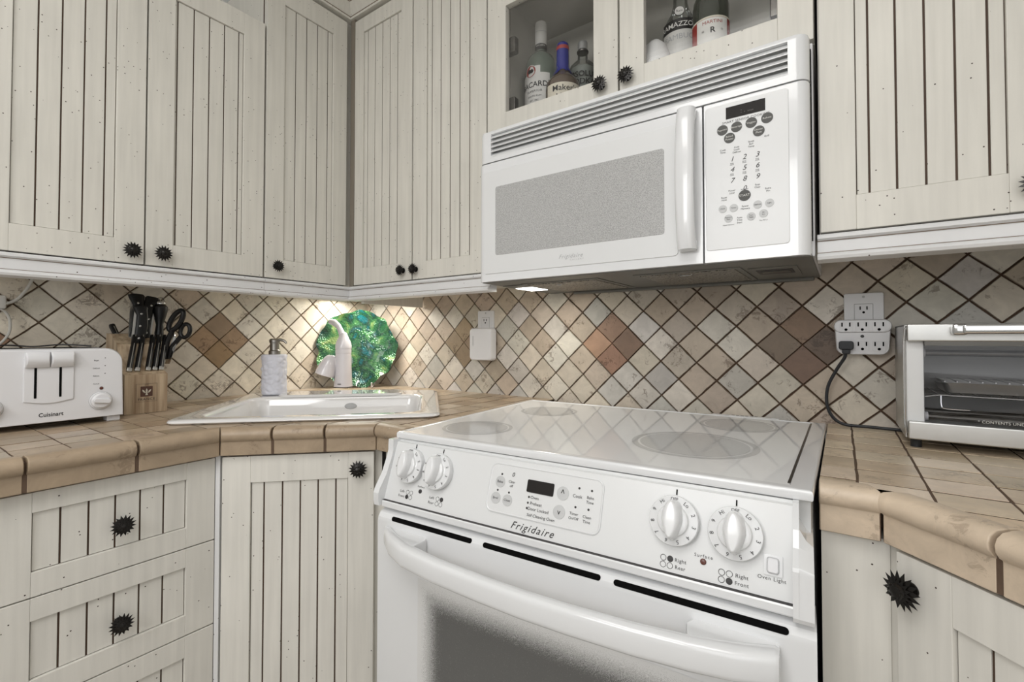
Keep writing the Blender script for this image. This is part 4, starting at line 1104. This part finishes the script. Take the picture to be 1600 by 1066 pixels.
# ------------------------------------------------------------------ toaster oven
ox0, ox1, oyf, oyb, oz0, oz1 = 1.8695, 2.285, -.205, -.015, .9345, 1.149
to = root('toaster_oven', (2.08, -.11, .918), 'stainless toaster oven with glass door on the right countertop', 'toaster oven')
TT = frame((0, oyf, 0), (1, 0, 0), (0, 1, 0))
mb = MB()
t_ = .004
mb.box((ox0, oyf+.006, oz0), (ox0+t_, oyb, oz1), M['steel'], bev=.0015); mb.box((ox1-t_, oyf+.006, oz0), (ox1, oyb, oz1), M['steel'], bev=.0015)
mb.box((ox0, oyf+.006, oz1-t_), (ox1, oyb, oz1), M['steel'], bev=.0015); mb.box((ox0+t_, oyb-t_, oz0), (ox1-t_, oyb, oz1-t_), M['foil']); mb.box((ox0+t_, oyf+.006, oz0), (ox1-t_, oyb, oz0+.02), M['foil'])
mb.box((ox0+.002, oyf, oz0+.018), (ox0+.028, oyf+.016, oz1-.02), M['white_panel'], bev=.002)
mb.box((ox0+t_, oyf+.012, oz1-.035), (ox1-t_, oyb-t_, oz1-.03), M['foil']); mb.build('housing', to)
mb = MB(); mb.box((2.175, oyf-.002, oz0+.002), (ox1, oyf+.02, oz1), M['steel'], bev=.003)
for zz in (1.10, 1.045, .99): mb.lathe([(.018, 0), (.017, .018), (0, .019)], M['rubber'], frame((2.23, oyf-.002, zz), (1, 0, 0), (0, 0, 1)), n=24)
mb.build('control_panel', to)
# door: top and bottom bars, glass, handle
mb = MB()
mb.box((ox0+.003, oyf-.016, 1.1175), (2.172, oyf-.001, 1.1495), M['steel'], bev=.003); mb.box((ox0+.003, oyf-.016, .9355), (2.172, oyf-.001, .9690), M['steel'], bev=.003)
mb.box((ox0+.028, oyf-.014, 1.110), (2.172, oyf-.003, 1.1185), M['steel_dark'])
mb.tube([(ox0+.001, oyf-.004, .945), (ox0-.001, oyf-.004, .97), (ox0-.001, oyf-.004, 1.11), (ox0+.001, oyf-.004, 1.140), (ox0+.008, oyf-.004, 1.1495)], .0022, M['chrome'], n=8)
td = mb.build('door', to)
mb = MB(); mb.box((ox0+.026, oyf-.010, .968), (2.172, oyf-.006, 1.111), M['oven_glass']); mb.build('glass_pane', td)
mb = MB(); mb.box((1.932, oyf-.040, 1.129), (1.953, oyf-.015, 1.1485), M['chrome'], bev=.005); mb.box((1.945, oyf-.044, 1.131), (2.172, oyf-.034, 1.1475), M['chrome'], bev=.004); mb.build('handle', td)
mb = MB(); text(mb, 'Hamilton Beach', M['chrome'], frame((2.082, oyf-.0163, .9525), (1, 0, 0), (0, 0, 1)), 0, 0, .0150, off=.0012, bold=.01); mb.build('badge', td, sharp=0)
mb = MB(); text(mb, '* CONTENTS UNDER COOKING MAY BE HOT', M['label_white'], frame((2.038, oyf-.0102, .9765), (1, 0, 0), (0, 0, 1)), 0, 0, .0066, space=1.05); mb.build('printed_warning', td, sharp=0)
# rack, tray, heater tubes
mb = MB()
for y in [oyf+.02+i*.016 for i in range(10)]: mb.tube([(ox0+.032, y, 1.0165), (2.17, y, 1.0165)], .0014, M['chrome'], n=6)
for x in [ox0+.05+i*.018 for i in range(14)]: mb.tube([(x, oyf+.02, 1.0185), (x, oyb-.02, 1.0185)], .0012, M['chrome'], n=6)
mb.tube([(ox0+.03, oyf+.012, 1.014), (ox0+.05, oyf+.012, 1.018), (2.17, oyf+.012, 1.016)], .002, M['chrome'], n=6)
mb.tube(bez([(ox0+.052, oyf+.010, 1.017), (ox0+.052, oyf+.006, .999), (ox0+.058, oyf+.006, .994), (ox0+.090, oyf+.006, .9935)]), .0015, M['chrome'], n=6); mb.build('wire_rack', to)
mb = MB(); tr = [lp(w, h, .012, z, 2.045, oyf+.085, 4) for w, h, z in ((.225, .10, 1.0215), (.24, .115, 1.040), (.25, .125, 1.0405), (.236, .111, 1.0402), (.222, .098, 1.0225))]
mb.loft(tr, M['steel'])
for i in range(14): mb.tube([(1.93+i*.017, oyf+.03, 1.0425), (1.93+i*.017, oyf+.14, 1.0425)], .0012, M['chrome'], n=6)
mb.build('baking_tray', to)
for y, z in ((oyf+.035, .974), (oyf+.12, .974), (oyf+.06, 1.095)):
    mb = MB(); mb.tube([(ox0+.034, y, z), (2.17, y, z)], .0065, M['steel_dark'], n=12)
    mb.tube([(ox0+.028, y, z), (ox0+.036, y, z)], .009, M['white_plastic'], n=12); mb.build('heater_tube', to)
for x in (ox0+.016, 2.26):
    for y in (oyf+.012, oyb-.02):
        mb = MB(); mb.lathe([(.0085, .9178), (.0085, .930), (.011, .9350)], M['rubber'], Matrix.Translation((x, y, 0)), n=16); mb.build('foot', to)

mb = MB(); mb.tube(bez([(1.7795, -.045, 1.092), (1.777, -.045, 1.078), (1.762, -.035, 1.050), (1.745, -.03, 1.01), (1.742, -.03, .97), (1.752, -.03, .94), (1.775, -.03, .9235), (1.82, -.03, .9225), (1.865, -.03, .9215), (1.90, -.035, .9215), (1.95, -.05, .9215)]), .0035, M['rubber'], n=8); cb = mb.build('power_cord', to)
mb = MB(); T2 = TPLUG @ Matrix.Translation((-.030, -.018, .031)); mb.prism(rrect(.028, .020, .005, 3), 0, .018, M['rubber'], T2, bev=.003); mb.prism(rrect(.016, .016, .004, 3, 0, -.012), .002, .014, M['rubber'], T2, bev=.003); mb.build('plug', cb)

# ------------------------------------------------------------------ toaster
tx = .30; ty0, ty1 = -1.27, -.9635
ts = root('toaster', (.2, -1.115, .918), 'white four-slice toaster on the left countertop beside the knife block', 'toaster')
mb = MB()
# side profile in (y,z) extruded in x with rounded shoulders
def tsec(x, ins):
    P = []
    z0, z1 = .931+ins*.3, 1.0985-ins
    for yy, sgn in ((ty1-ins, 1), (ty0+ins, -1)):
        R = .034
        a = [(yy-sgn*R+sgn*R*math.cos(t), z1-R+R*math.sin(t)) for t in [PI/2*i/7 for i in range(8)]]
        P.append(a)
    pts = [(ty1-ins+.003, z0)]+P[0]+P[1][::-1]+[(ty0+ins-.003, z0)]
    return [(x, y, z) for y, z in pts]
mb.loft([tsec(.110, .006), tsec(.114, 0), tsec(tx-.008, 0), tsec(tx-.002, .002), tsec(tx, .006)][::-1], M['white_plastic']); bd = mb.build('body', ts, sharp=40)
TTo = frame((tx, 0, 0), (0, 1, 0), (0, 0, 1))       # x=+Y, y = up, z = outwards
def bowed(w, zt, zb, cx):       # shield-shaped lever plate
    P = [(cx-w/2, zt)]+[(cx-w/2+w*i/10, zb-.007*math.sin(PI*i/10)) for i in range(11)]+[(cx+w/2, zt)]
    return P
mb = MB(); pp_ = bowed(.083, 1.078, .982, -1.0975); mb.prism(pp_, -.001, .0035, M['white_plastic'], TTo, bev=.002); mb.build('lever_plate', ts)
for cx in (-1.118, -1.077):
    mb = MB(); lo = []
    for i in range(7):
        t = i/6; z = 1.0575+(1.0915-1.0575)*t; o = .004+.014*math.sin(PI*(.15+.75*(1-t)))
        lo.append([(cx+a*.0195, z, o_) for a, o_ in ((-1, -.002), (-1, o*.8), (-.85, o), (.85, o), (1, o*.8), (1, -.002))])
    mb.loft(lo, M['white_plastic'], TTo); mb.build('lever', ts, sharp=40)
    mb = MB(); mb.prism(rrect(.0042, .068, .001, 2, cx-.0025, 1.0225), .003, .0041, M['black'], TTo); mb.build('lever_slot', ts)
for cx in (-1.0065, -1.190):
    mb = MB(); mb.lathe([(.0215, -.001), (.0215, .002), (.020, .004), (.019, .0035), (.0185, .008), (.015, .011), (0, .0115)], M['white_plastic'], TTo @ Matrix.Translation((cx, .9715, 0)), n=32)
    mb.loft([[(x, y, z) for x, y in rrect(w, h, h*.48, 4)] for w, h, z in ((.034, .012, .008), (.034, .012, .015), (.030, .008, .0175))], M['white_plastic'], TTo @ Matrix.Translation((cx, .9715, 0)) @ Matrix.Rotation(-.15, 4, 'Z')); 
    mb.lathe([(.0222, .0), (.0222, .0012), (.0214, .0014)], M['ring'], TTo @ Matrix.Translation((cx, .9715, 0)), n=32, caps=False); mb.build('browning_dial', ts)
    mb = MB(); mb.lathe([(.0036, -.001), (.0036, .001), (.0025, .0018), (0, .002)], M['led_off'], TTo @ Matrix.Translation((cx+.001, 1.0015, 0)), n=16)
    mb.lathe([(.0038, .0), (.0038, .0009), (.0030, .0012)], M['ink'], TTo @ Matrix.Translation((cx+.001, 1.0015, 0)), n=16, caps=False); mb.build('indicator_light', ts)
mb = MB()
for i, (t, z) in enumerate((('Bagel', 1.0690), ('Defrost', 1.0500), ('Reheat', 1.0315), ('Cancel', 1.0125))):
    text(mb, t, M['ink'], TTo, -1.0155, z, .0042, off=.0005)
    if i < 3: mb.lathe([(.0012, 0), (0, .0006)], M['ink'], TTo @ Matrix.Translation((-.9990, z+.0055, 0)), n=8)
text(mb, 'Cuisinart', M['ink'], TTo, -1.0935, .9492, .0125, off=.0005, bold=.018, sx=.88, space=1.02); mb.build('printed_lettering', ts, sharp=0)
for y in (-.9785, -1.245):
    for x in (.275, .14):
        mb = MB(); mb.box((x-.015, y-.013, .9183), (x+.015, y+.013, .9325), M['white_plastic'], bev=.002); mb.build('foot', ts)
mb = MB()
for x in (.155, .225):
    mb.box((x-.012, -1.235, 1.097), (x+.012, -.995, 1.0993), M['black'])
mb.build('bread_slots', ts)
mb = MB(); mb.tube(bez([(.18, -1.22, 1.1005), (.15, -1.15, 1.106), (.15, -1.10, 1.102), (.16, -1.05, 1.1065), (.19, -1.0, 1.1025)]), .0018, M['ink'], n=6); mb.build('slot_guard', ts)

# ------------------------------------------------------------------ knife block, knives
kbk = root('knife_block', (.13, -.9, .918), 'pale wooden knife block with a dark square emblem beside the toaster', 'knife block')
mb = MB(); KY0, KY1 = -.9370, -.8400
TK = frame((0, 0, 0), (1, 0, 0), (0, 0, 1))          # x=X, y=Z, z=-Y
mb.prism([(.215, .9182), (.215, 1.0225), (.182, 1.034), (.158, 1.070), (.150, 1.105), (.098, 1.134), (.058, 1.136), (.040, .9182)], -KY1, -KY0, M['wood'], TK, bev=.0)
mb.build('block', kbk, sharp=20)
TKf = frame((.2152, -.8885, .970), (0, 1, 0), (0, 0, 1))
mb = MB(); mb.prism(rrect(.0275, .0275, .0005, 1, 0, .007), 0, .0005, plain('emblem_brown', rgb(84, 56, 46), .6), TKf)
wd = M['label_cream']
for s_ in (-1, 0, 1):        # lily: three petals and a band
    pts = [(0, -.002), (.0022, .003), (.0016, .007), (0, .0105), (-.0016, .007), (-.0022, .003)]
    R_ = Matrix.Translation((s_*.0042, .005-abs(s_)*.001, .0007)) @ Matrix.Rotation(-s_*.6, 4, 'Z')
    mb.prism(pts, 0, .0002, wd, TKf @ R_)
mb.box((-.006, .0035, .0006), (.006, .005, .0009), wd, TKf); mb.prism([(-.003, -.003), (.003, -.003), (.001, .004), (-.001, .004)], .0006, .0009, wd, TKf)
text(mb, 'DE', M['ink'], TKf, 0, .0245, .0055, space=1.6)
text(mb, 'FRANCE', M['ink'], TKf, 0, -.0145, .0095, space=1.15)
for a, b_ in (((-.024, -.021), (.024, -.0206)), ((-.024, .0275), (.024, .0279)), ((-.024, -.021), (-.0236, .0279)), ((.0236, -.021), (.024, .0279))): mb.box(a+(0,), b_+(.0004,), M['ink'], TKf)
mb.build('emblem', kbk, sharp=0)
def handle_knife(name, base, tip, w, label, group, rivets=3, pommel=True, d=.011, side=None):
    base = Vector(base); tip = Vector(tip); ax_ = (tip-base); L_ = ax_.length
    o = root(name, tuple(base), label, 'knife', group)
    x = Vector((1, 0, 0) if side else (0, 1, 0)); z = ax_.normalized(); sg = side or 1; T_ = frame(base, (x-z*x.dot(z)).normalized(), None, z)     # local: x thickness(Y), y depth, z along
    mb = MB(); lo = []
    prof = [(0, .80), (.06, .95), (.25, .92), (.5, 1.0), (.75, .92), (.9, 1.12), (.97, 1.25), (1.0, .9)] if pommel else [(0, .7), (.05, 1), (.5, .94), (.92, 1.05), (1, .6)]
    for t, k in prof:
        bend = .006*math.sin(PI*t) if pommel else 0
        lo.append([(a_*d/2, b_*w/2*k+sg*(-.10*w if k > 1.1 else 0)+sg*bend, L_*t) for a_, b_ in rrect(2, 2, .75, 3)])
    mb.loft(lo, M['handle'], T_); mb.build('grip', o, sharp=50)
    mb = MB(); mb.box((-.0009, -w*.50, -.006), (.0009, w*.47, L_*.985), M['steel'], T_); mb.box((-d*.45, -w*.45, -.008), (d*.45, w*.45, .003), M['steel'], T_, bev=.002); mb.build('tang', o)
    if rivets:
        for i in range(rivets):
            t = .15+.32*i; mb = MB()
            for s_ in (-1, 1): mb.lathe([(.0029, 0), (.0029, .0006), (0, .001)], M['chrome'], T_ @ Matrix.Translation((s_*d*.5, 0, L_*t)) @ Matrix.Rotation(s_*PI/2, 4, 'Y'), n=12)
            mb.build('rivet', o)
    return o
names = ['steak knife in the front row of the block, leftmost', 'steak knife in the front row, second from the left', 'steak knife in the front row, third from the left', 'steak knife in the front row, second from the right', 'steak knife in the front row, rightmost']
for (y, nm) in zip((-.9205, -.9025, -.8780, -.8625, -.8475), names):
    handle_knife('steak_knife', (.188, y, 1.037), (.135, y+.028, 1.130), .017, 'black-handled '+nm, 'steak knives in the block', rivets=0, pommel=False, d=.0125)
handle_knife('kitchen_knife', (.112, -.886, 1.122), (.092, -.876, 1.250), .032, 'tall black-handled kitchen knife at the back left of the block, highest pommel', None, d=.016, side=1)
handle_knife('kitchen_knife', (.136, -.888, 1.105), (.128, -.877, 1.214), .030, 'black-handled kitchen knife standing in front of the tallest one', None, d=.016, side=1)
handle_knife('kitchen_knife', (.112, -.864, 1.118), (.095, -.842, 1.244), .030, 'black-handled kitchen knife leaning right, between the tall knives and scissors', None, d=.016, side=-1)
handle_knife('paring_knife', (.085, -.921, 1.130), (.060, -.926, 1.160), .018, 'short black-handled paring knife at the rear left corner of the block', None, rivets=0, pommel=False, d=.013)
# sharpening steel
o = root('sharpening_steel', (.11, -.853, 1.12), 'black-handled sharpening steel with a metal ring top behind the scissors', 'sharpener')
mb = MB(); T_ = frame((.11, -.828, 1.118), (0, 1, 0), None, Vector((-.10, .06, 1)).normalized())
mb.lathe([(.008, -.005), (.0095, .0), (.0115, .02), (.009, .045), (.0135, .062), (.0185, .085), (.0185, .098), (.012, .106), (0, .107)], M['handle'], T_, n=24); mb.build('grip', o)
mb = MB(); mb.lathe([(.012, .105), (.0135, .109), (.0125, .114), (.006, .117), (0, .117)], M['chrome'], T_, n=20)
mb.tube([(.009*math.cos(a), 0, .120+.007*math.sin(a)) for a in [2*PI*i/12 for i in range(13)]], .0018, M['chrome'], T_, n=6); mb.build('ring_cap', o)
# scissors: two loops
o = root('kitchen_scissors', (.15, -.845, 1.09), 'black-handled kitchen scissors standing open at the right of the knife block', 'scissors')
ToS = frame((.165, -.818, 1.082), camr, None, (0, 0, 1))      # facing the room
def loopring(cx, cz, a, b_, rot, r=.0052):
    pts = []
    for i in range(25):
        t = 2*PI*i/24; x, z = a*math.cos(t), b_*math.sin(t)
        pts.append((cx+x*math.cos(rot)-z*math.sin(rot), 0, cz+x*math.sin(rot)+z*math.cos(rot)))
    return pts
mb = MB(); mb.tube(loopring(.017, .092, .0135, .0335, -.55), .0070, M['handle'], ToS, n=10); mb.tube([(-.016, 0, -.02), (-.008, 0, .03), (.006, 0, .062)], [.007, .007, .0072], M['handle'], ToS, n=10)
mb.build('handle', o, sharp=60)
mb = MB(); mb.tube([(x, y+.006, z) for x, y, z in loopring(.040, .062, .0135, .0200, -.25)], .0058, M['handle'], ToS, n=10); mb.tube([(-.008, .006, -.02), (.002, .006, .015), (.028, .006, .046)], [.007, .0065, .0065], M['handle'], ToS, n=10)
mb.build('handle', o, sharp=60)
mb = MB(); mb.prism([(-.016, -.035), (-.002, -.035), (.018, .03), (.010, .055), (.002, .03)], -.001, .001, M['chrome'], ToS @ Matrix.Rotation(PI/2, 4, 'X') @ Matrix.Translation((0, 0, -.003))); mb.build('blades', o)

# ------------------------------------------------------------------ bottles behind the glass
ZS = ZD+.019
def bottle(name, x, y, prof, mat, label, n=40):
    o = root(name, (x, y, ZS), label, 'bottle')
    mb = MB(); mb.lathe([(r, ZS+z) for r, z in prof], mat, Matrix.Translation((x, y, 0)), n=n); mb.build('glass', o, sharp=50); return o
face = -math.atan2(.8177, .5756)+.0
def facing(x, y, z, turn=0):
    """frame at bottle axis; z outward toward the room"""
    d = Vector((1.7721-x, -1.3666-y, 0)).normalized(); d = Matrix.Rotation(turn, 3, 'Z') @ d
    return frame((x, y, z), Vector((0, 0, 1)).cross(d), None, None) if False else (lambda X: (lambda m: m)(Matrix((X, Vector((0, 0, 1)), d)).transposed().to_4x4()))(Vector((0, 0, 1)).cross(d))
def facing_m(x, y, z, turn=0):
    m = facing(x, y, z, turn); m.translation = Vector((x, y, z)); return m
def wrap(mb, T, w, z0, z1, R, mat, off=.0006, n=16):
    vs = []; 
    for zz in (z0, z1):
        for i in range(n+1):
            a = (-w/2+w*i/n)/R; vs.append((math.sin(a)*(R+off), zz, math.cos(a)*(R+off)))
    mb.add(vs, [(i, i+1, n+2+i, n+1+i) for i in range(n)], mat, T)
# white rum
bx, by_ = 1.024, -.145; R = .050; K = 1.25
o = bottle('rum_bottle', bx, by_, [(.0, 0), (.047, 0), (R, .004), (R, .225), (.048, .250), (.040, .270), (.026, .283), (.0180, .291), (.0155, .30), (.0155, .33)], M['bacardi_glass'], 'white rum bottle with bat-seal label, leftmost behind the glass doors')
Tb = facing_m(bx, by_, ZS, -.42)
mb = MB(); wrap(mb, Tb, .096, .015, .205, R, M['label_white']); wrap(mb, Tb, .038, .205, .226, R, M['label_white'])
for k, (rad, mm_) in enumerate(((.0190, 'label_white'), (.0170, 'label_red'), (.0100, 'label_black'))):
    vs = []; n_ = 24; off = .0009+k*.0003
    for i in range(n_):
        a = 2*PI*i/n_; rx = rad*(1 if k < 2 else (.75+.35*abs(math.cos(a)))); px_ = rx*math.cos(a)-.012; pz_ = rad*(1 if k < 2 else .45+.3*abs(math.sin(2*a)))*math.sin(a)+.212
        vs.append((math.sin(px_/R)*(R+off), pz_, math.cos(px_/R)*(R+off)))
    mb.add(vs, [tuple(range(n_))], M[mm_], Tb)
text(mb, 'BACARDÍ', M['label_black'], Tb, 0, .170, .0225, off=.0012, bend=R, bold=.012)
text(mb, 'SUPERIOR', M['label_black'], Tb, 0, .150, .0095, off=.0012, bend=R, space=1.2); text(mb, 'WHITE RUM', M['label_black'], Tb, 0, .135, .007, off=.0012, bend=R, space=1.2)
text(mb, 'EST. 1862', M['label_black'], Tb, 0, .122, .007, off=.0012, bend=R); mb.build('label', o, sharp=0)
mb = MB(); Tz = Matrix.Translation((bx, by_, ZS)); mb.lathe([(.0165, .291), (.0185, .302), (.0182, .312)], M['label_black'], Tz, n=28); mb.lathe([(.0183, .312), (.0183, .377), (.0170, .382), (0, .383)], M['label_white'], Tz, n=28); mb.lathe([(.0185, .350), (.0185, .3515)], M['ring'], Tz, n=28, caps=False)
text(mb, 'BACARDI', M['label_white'], facing_m(bx, by_, ZS, -.1), 0, .305, .007, off=.0008, bend=.0188); mb.build('cap', o, sharp=40)
# bourbon
bx, by_ = 1.148, -.232; R = .048
o = bottle('bourbon_bottle', bx, by_, [(.0, 0), (.046, 0), (R, .004), (R, .092), (.047, .112), (.036, .128), (.022, .142), (.0150, .152), (.0145, .17)], M['amber'], 'bourbon bottle sealed in blue wax with a cream label, between rum and vodka')
Tb = facing_m(bx, by_, ZS, .08)
mb = MB(); wrap(mb, Tb, .105, .015, .0985, R, M['label_cream']); text(mb, "Maker's", M['label_red'] if False else M['label_black'], Tb, .002, .0830, .0225, off=.0012, bend=R, bold=.006); text(mb, 'Mark', M['label_black'], Tb, 0, .060, .022, off=.0012, bend=R); mb.build('label', o, sharp=0)
mb = MB(); Tz = Matrix.Translation((bx, by_, ZS))
def drip(a, z): return 1
vs = []; fs = []; n_ = 48; zz = [.232, .231, .226, .215, .205, .19, .17, .155, None]; rr0 = [0, .012, .0165, .0172, .0172, .0178, .0182, .0192, .0215]
for j, (z, r) in enumerate(zip(zz, rr0)):
    for i in range(n_):
        a = 2*PI*i/n_
        if z is None:
            zd = .150-.020*max(0, math.sin(3*a+1))**2-.010*max(0, math.sin(7*a))**2; r2 = .0160+.9*(.152-zd) if zd < .152 else .016
            r2 = min(r2, .034)+.0015; vs.append((r2*math.cos(a), r2*math.sin(a), zd))
        else: vs.append((r*math.cos(a), r*math.sin(a), z))
for j in range(len(zz)-1):
    for i in range(n_): i2 = (i+1) % n_; fs.append((j*n_+i, (j+1)*n_+i, (j+1)*n_+i2, j*n_+i2))
mb.add(vs, fs, M['blue_wax'], Tz); mb.lathe([(.0175, .209), (.0179, .211), (.0179, .217), (.0174, .219)], M['label_red'], Tz, n=32, caps=False); mb.build('wax_seal', o, sharp=60)
# vodka
bx, by_ = 1.146, -.105; R = .042
o = bottle('vodka_bottle', bx, by_, [(.0, 0), (.040, 0), (R, .003), (R, .205), (.039, .222), (.026, .236), (.0155, .243), (.0140, .27)], M['bottle_clear'], 'clear vodka bottle with silver cap, right of the blue-topped bottle')
mb = MB(); mb.lathe([(.0, .004), (.038, .004), (.0385, .20), (.036, .214), (0, .215)], M['vodka'], Matrix.Translation((bx, by_, ZS)), n=32)
mb.build('contents', o)
Tb = facing_m(bx, by_, ZS, -.05)
mb = MB(); text(mb, 'ABSOLUT', M['label_black'], Tb, 0, .184, .0225, off=.0010, bend=R, bold=.018); text(mb, 'VODKA', M['label_black'], Tb, 0, .162, .0225, off=.0010, bend=R, bold=.018); mb.build('label', o, sharp=0)
mb = MB(); Tz = Matrix.Translation((bx, by_, ZS)); mb.lathe([(.0170, .268), (.0175, .272), (.0145, .276)], M['steel_dark'], Tz, n=24); mb.lathe([(.0145, .274), (.0145, .297), (.0135, .300), (0, .301)], M['silver_cap'], Tz, n=24); mb.build('cap', o)
# liqueur with clear glass and white label
bx, by_ = 1.440, -.135; R = .044
o = bottle('liqueur_bottle', bx, by_, [(.0, 0), (.042, 0), (R, .003), (R, .198), (.042, .214), (.034, .232), (.024, .250), (.0175, .275), (.0160, .34)], M['bottle_clear'], 'clear sambuca bottle with round neck sticker, left of the dark green bottle')
Tb = facing_m(bx, by_, ZS, .05)
mb = MB(); wrap(mb, Tb, .104, .186, .214, R, M['label_black']); wrap(mb, Tb, .104, .02, .1855, R, M['label_white']); text(mb, 'RAMAZZOTTI', M['label_white'], Tb, 0, .199, .0175, off=.0011, bend=R, bold=.012)
text(mb, 'SAMBUCA', M['ring'], Tb, 0, .168, .0190, off=.0011, bend=R)
T3 = Tb @ Matrix.Translation((-.004, .240, .0315)); mb.lathe([(.0125, 0), (.0125, .0012), (0, .0013)], M['ink'], T3, n=24); mb.lathe([(.0112, 0.0012), (.0112, .0018), (0, .0019)], M['label_white'], T3, n=24); text(mb, 'Ram', M['ink'], T3, 0, 0, .009, off=.0022); mb.build('label', o, sharp=0)
# dark green bottle
bx, by_ = 1.530, -.215; R = .040
o = bottle('vermouth_bottle', bx, by_, [(.0, 0), (.039, 0), (R, .003), (R, .160), (.0405, .178), (.037, .196), (.030, .212), (.022, .225), (.0165, .24), (.0150, .31)], M['green_bottle'], 'dark green vermouth bottle with red and white label behind the right glass door')
Tb = facing_m(bx, by_, ZS, .1)
mb = MB(); wrap(mb, Tb, .118, .03, .138, R, M['label_red']); wrap(mb, Tb, .07, .03, .1365, R, M['label_white'], .001); wrap(mb, Tb, .118, .137, .141, R, M['label_cream'], .001)
text(mb, 'MARTINI', M['label_red'], Tb, 0, .127, .011, off=.0014, bend=R); text(mb, 'R', M['label_black'], Tb, 0, .108, .018, off=.0014, bend=R, bold=.02)
for s_ in (-.02, .02): text(mb, '*', M['ink'], Tb, s_, .106, .014, off=.0014, bend=R)
mb.build('label', o, sharp=0)
mb = MB(); mb.lathe([(.0305, .213), (.0235, .227), (.0182, .242), (.0177, .30)], M['label_cream'], Matrix.Translation((bx, by_, ZS)), n=32, caps=False); mb.build('neck_foil', o)
# added white bowl in place of a lamp reflection
o = root('reflection_dome', (1.415, -.235, ZS), 'white bowl turned over at the left of the right glass door', 'dome')
mb = MB(); mb.lathe([(.040, 0), (.042, .004), (.041, .06), (.036, .095), (.026, .122), (.012, .136), (.0, .139)], M['glare_white'], Matrix.Translation((1.408, -.240, ZS)), n=40); mb.build('dome', o, sharp=60)

# ------------------------------------------------------------------ white cord at the left wall
o = root('phone_charger', (.02, -1.12, 1.2), 'white plug and looping white cord on the tiles above the toaster', 'charger')
mb = MB(); mb.tube(bez([(.02, -1.078, 1.30), (.02, -1.088, 1.262), (.022, -1.108, 1.226), (.03, -1.128, 1.212), (.03, -1.140, 1.213)]), .0035, M['cord_white'], n=8)
mb.tube(bez([(.03, -1.145, 1.200), (.025, -1.130, 1.188), (.022, -1.122, 1.165), (.022, -1.124, 1.135), (.025, -1.138, 1.11), (.03, -1.155, 1.098)]), .0032, M['cord_white'], n=8); mb.build('cable', o)
mb = MB(); mb.box((.003, -1.165, 1.196), (.036, -1.130, 1.232), M['cord_white'], bev=.006); mb.build('plug', o)

# ------------------------------------------------------------------ lamps
o = root('under_cabinet_light', (.2, -.16, 1.30), 'slim warm light bar hidden under the corner upper cabinet', 'light')
mb = MB(); mb.box((.03, -.20, 1.285), (.350, -.14, 1.3015), M['white_plastic'], bev=.002); mb.build('housing', o)
mb = MB(); mb.box((.035, -.195, 1.2835), (.345, -.145, 1.2855), M['striplamp']); mb.build('diffuser', o)
def area_light(name, loc, rot, sx, sy, e, c=(1, 1, 1)):
    l = bpy.data.lights.new(name, 'AREA'); l.shape = 'RECTANGLE'; l.size = sx; l.size_y = sy; l.energy = e; l.color = c
    ob = bpy.data.objects.new(name, l); col.objects.link(ob); ob.location = loc; ob.rotation_euler = rot; return ob
def aim(ob, tgt):
    d = Vector(tgt)-ob.location; ob.rotation_euler = d.to_track_quat('-Z', 'Y').to_euler()
cl = root('ceiling_light', (1.5, -1.7, ZH), 'flat white ceiling light panel', 'light')
mb = MB(); mb.box((1.0, -2.3, ZH-.03), (2.0, -1.3, ZH-.002), M['white_plastic'], bev=.004); mb.build('housing', cl)
mb = MB(); mb.box((1.02, -2.28, ZH-.033), (1.98, -1.32, ZH-.0295), M['ceil_lens']); mb.build('diffuser', cl)
area_light('ceiling_lamp', (1.5, -1.8, ZH-.05), (0, 0, 0), .95, .95, 8.5, (1, .99, .98))
k = area_light('key_lamp', (1.35, -2.75, 1.85), (0, 0, 0), .8, .7, 12, (1, .992, .99)); aim(k, (1.3, -.3, 1.05))
k = area_light('fill_lamp', (2.35, -2.6, 1.5), (0, 0, 0), 1.2, 1.2, 7.5, (.96, .98, 1)); aim(k, (.5, -.5, 1.0))
area_light('strip_lamp', (.19, -.17, 1.28), (0, 0, 0), .3, .05, 2.2, (1, .95, .86))
area_light('hood_lamp', (1.02, -.195, 1.264), (0, 0, 0), .05, .08, .55, (1, .93, .82))

w = bpy.data.worlds.new('world'); sc.world = w; w.use_nodes = True
w.node_tree.nodes['Background'].inputs[0].default_value = (.9, .92, 1, 1); w.node_tree.nodes['Background'].inputs[1].default_value = .5

# ------------------------------------------------------------------ camera
cam = bpy.data.cameras.new('camera'); co = bpy.data.objects.new('camera', cam); col.objects.link(co)
cam.sensor_width = 36; cam.lens = 733.14/1600*36; cam.shift_x = 1.1735/1600; cam.shift_y = -19.88/1600; cam.clip_start = .02
co.location = (1.7721, -1.3666, 1.1253)
co.rotation_euler = (math.radians(90+1.0863), math.radians(-.009), math.radians(35.1417))
sc.camera = co
sc.view_settings.view_transform = 'Standard'; sc.view_settings.look = 'None'; sc.view_settings.exposure = 0; sc.view_settings.gamma = 1
sc.cycles.use_denoising = True
bpy.context.view_layer.update()
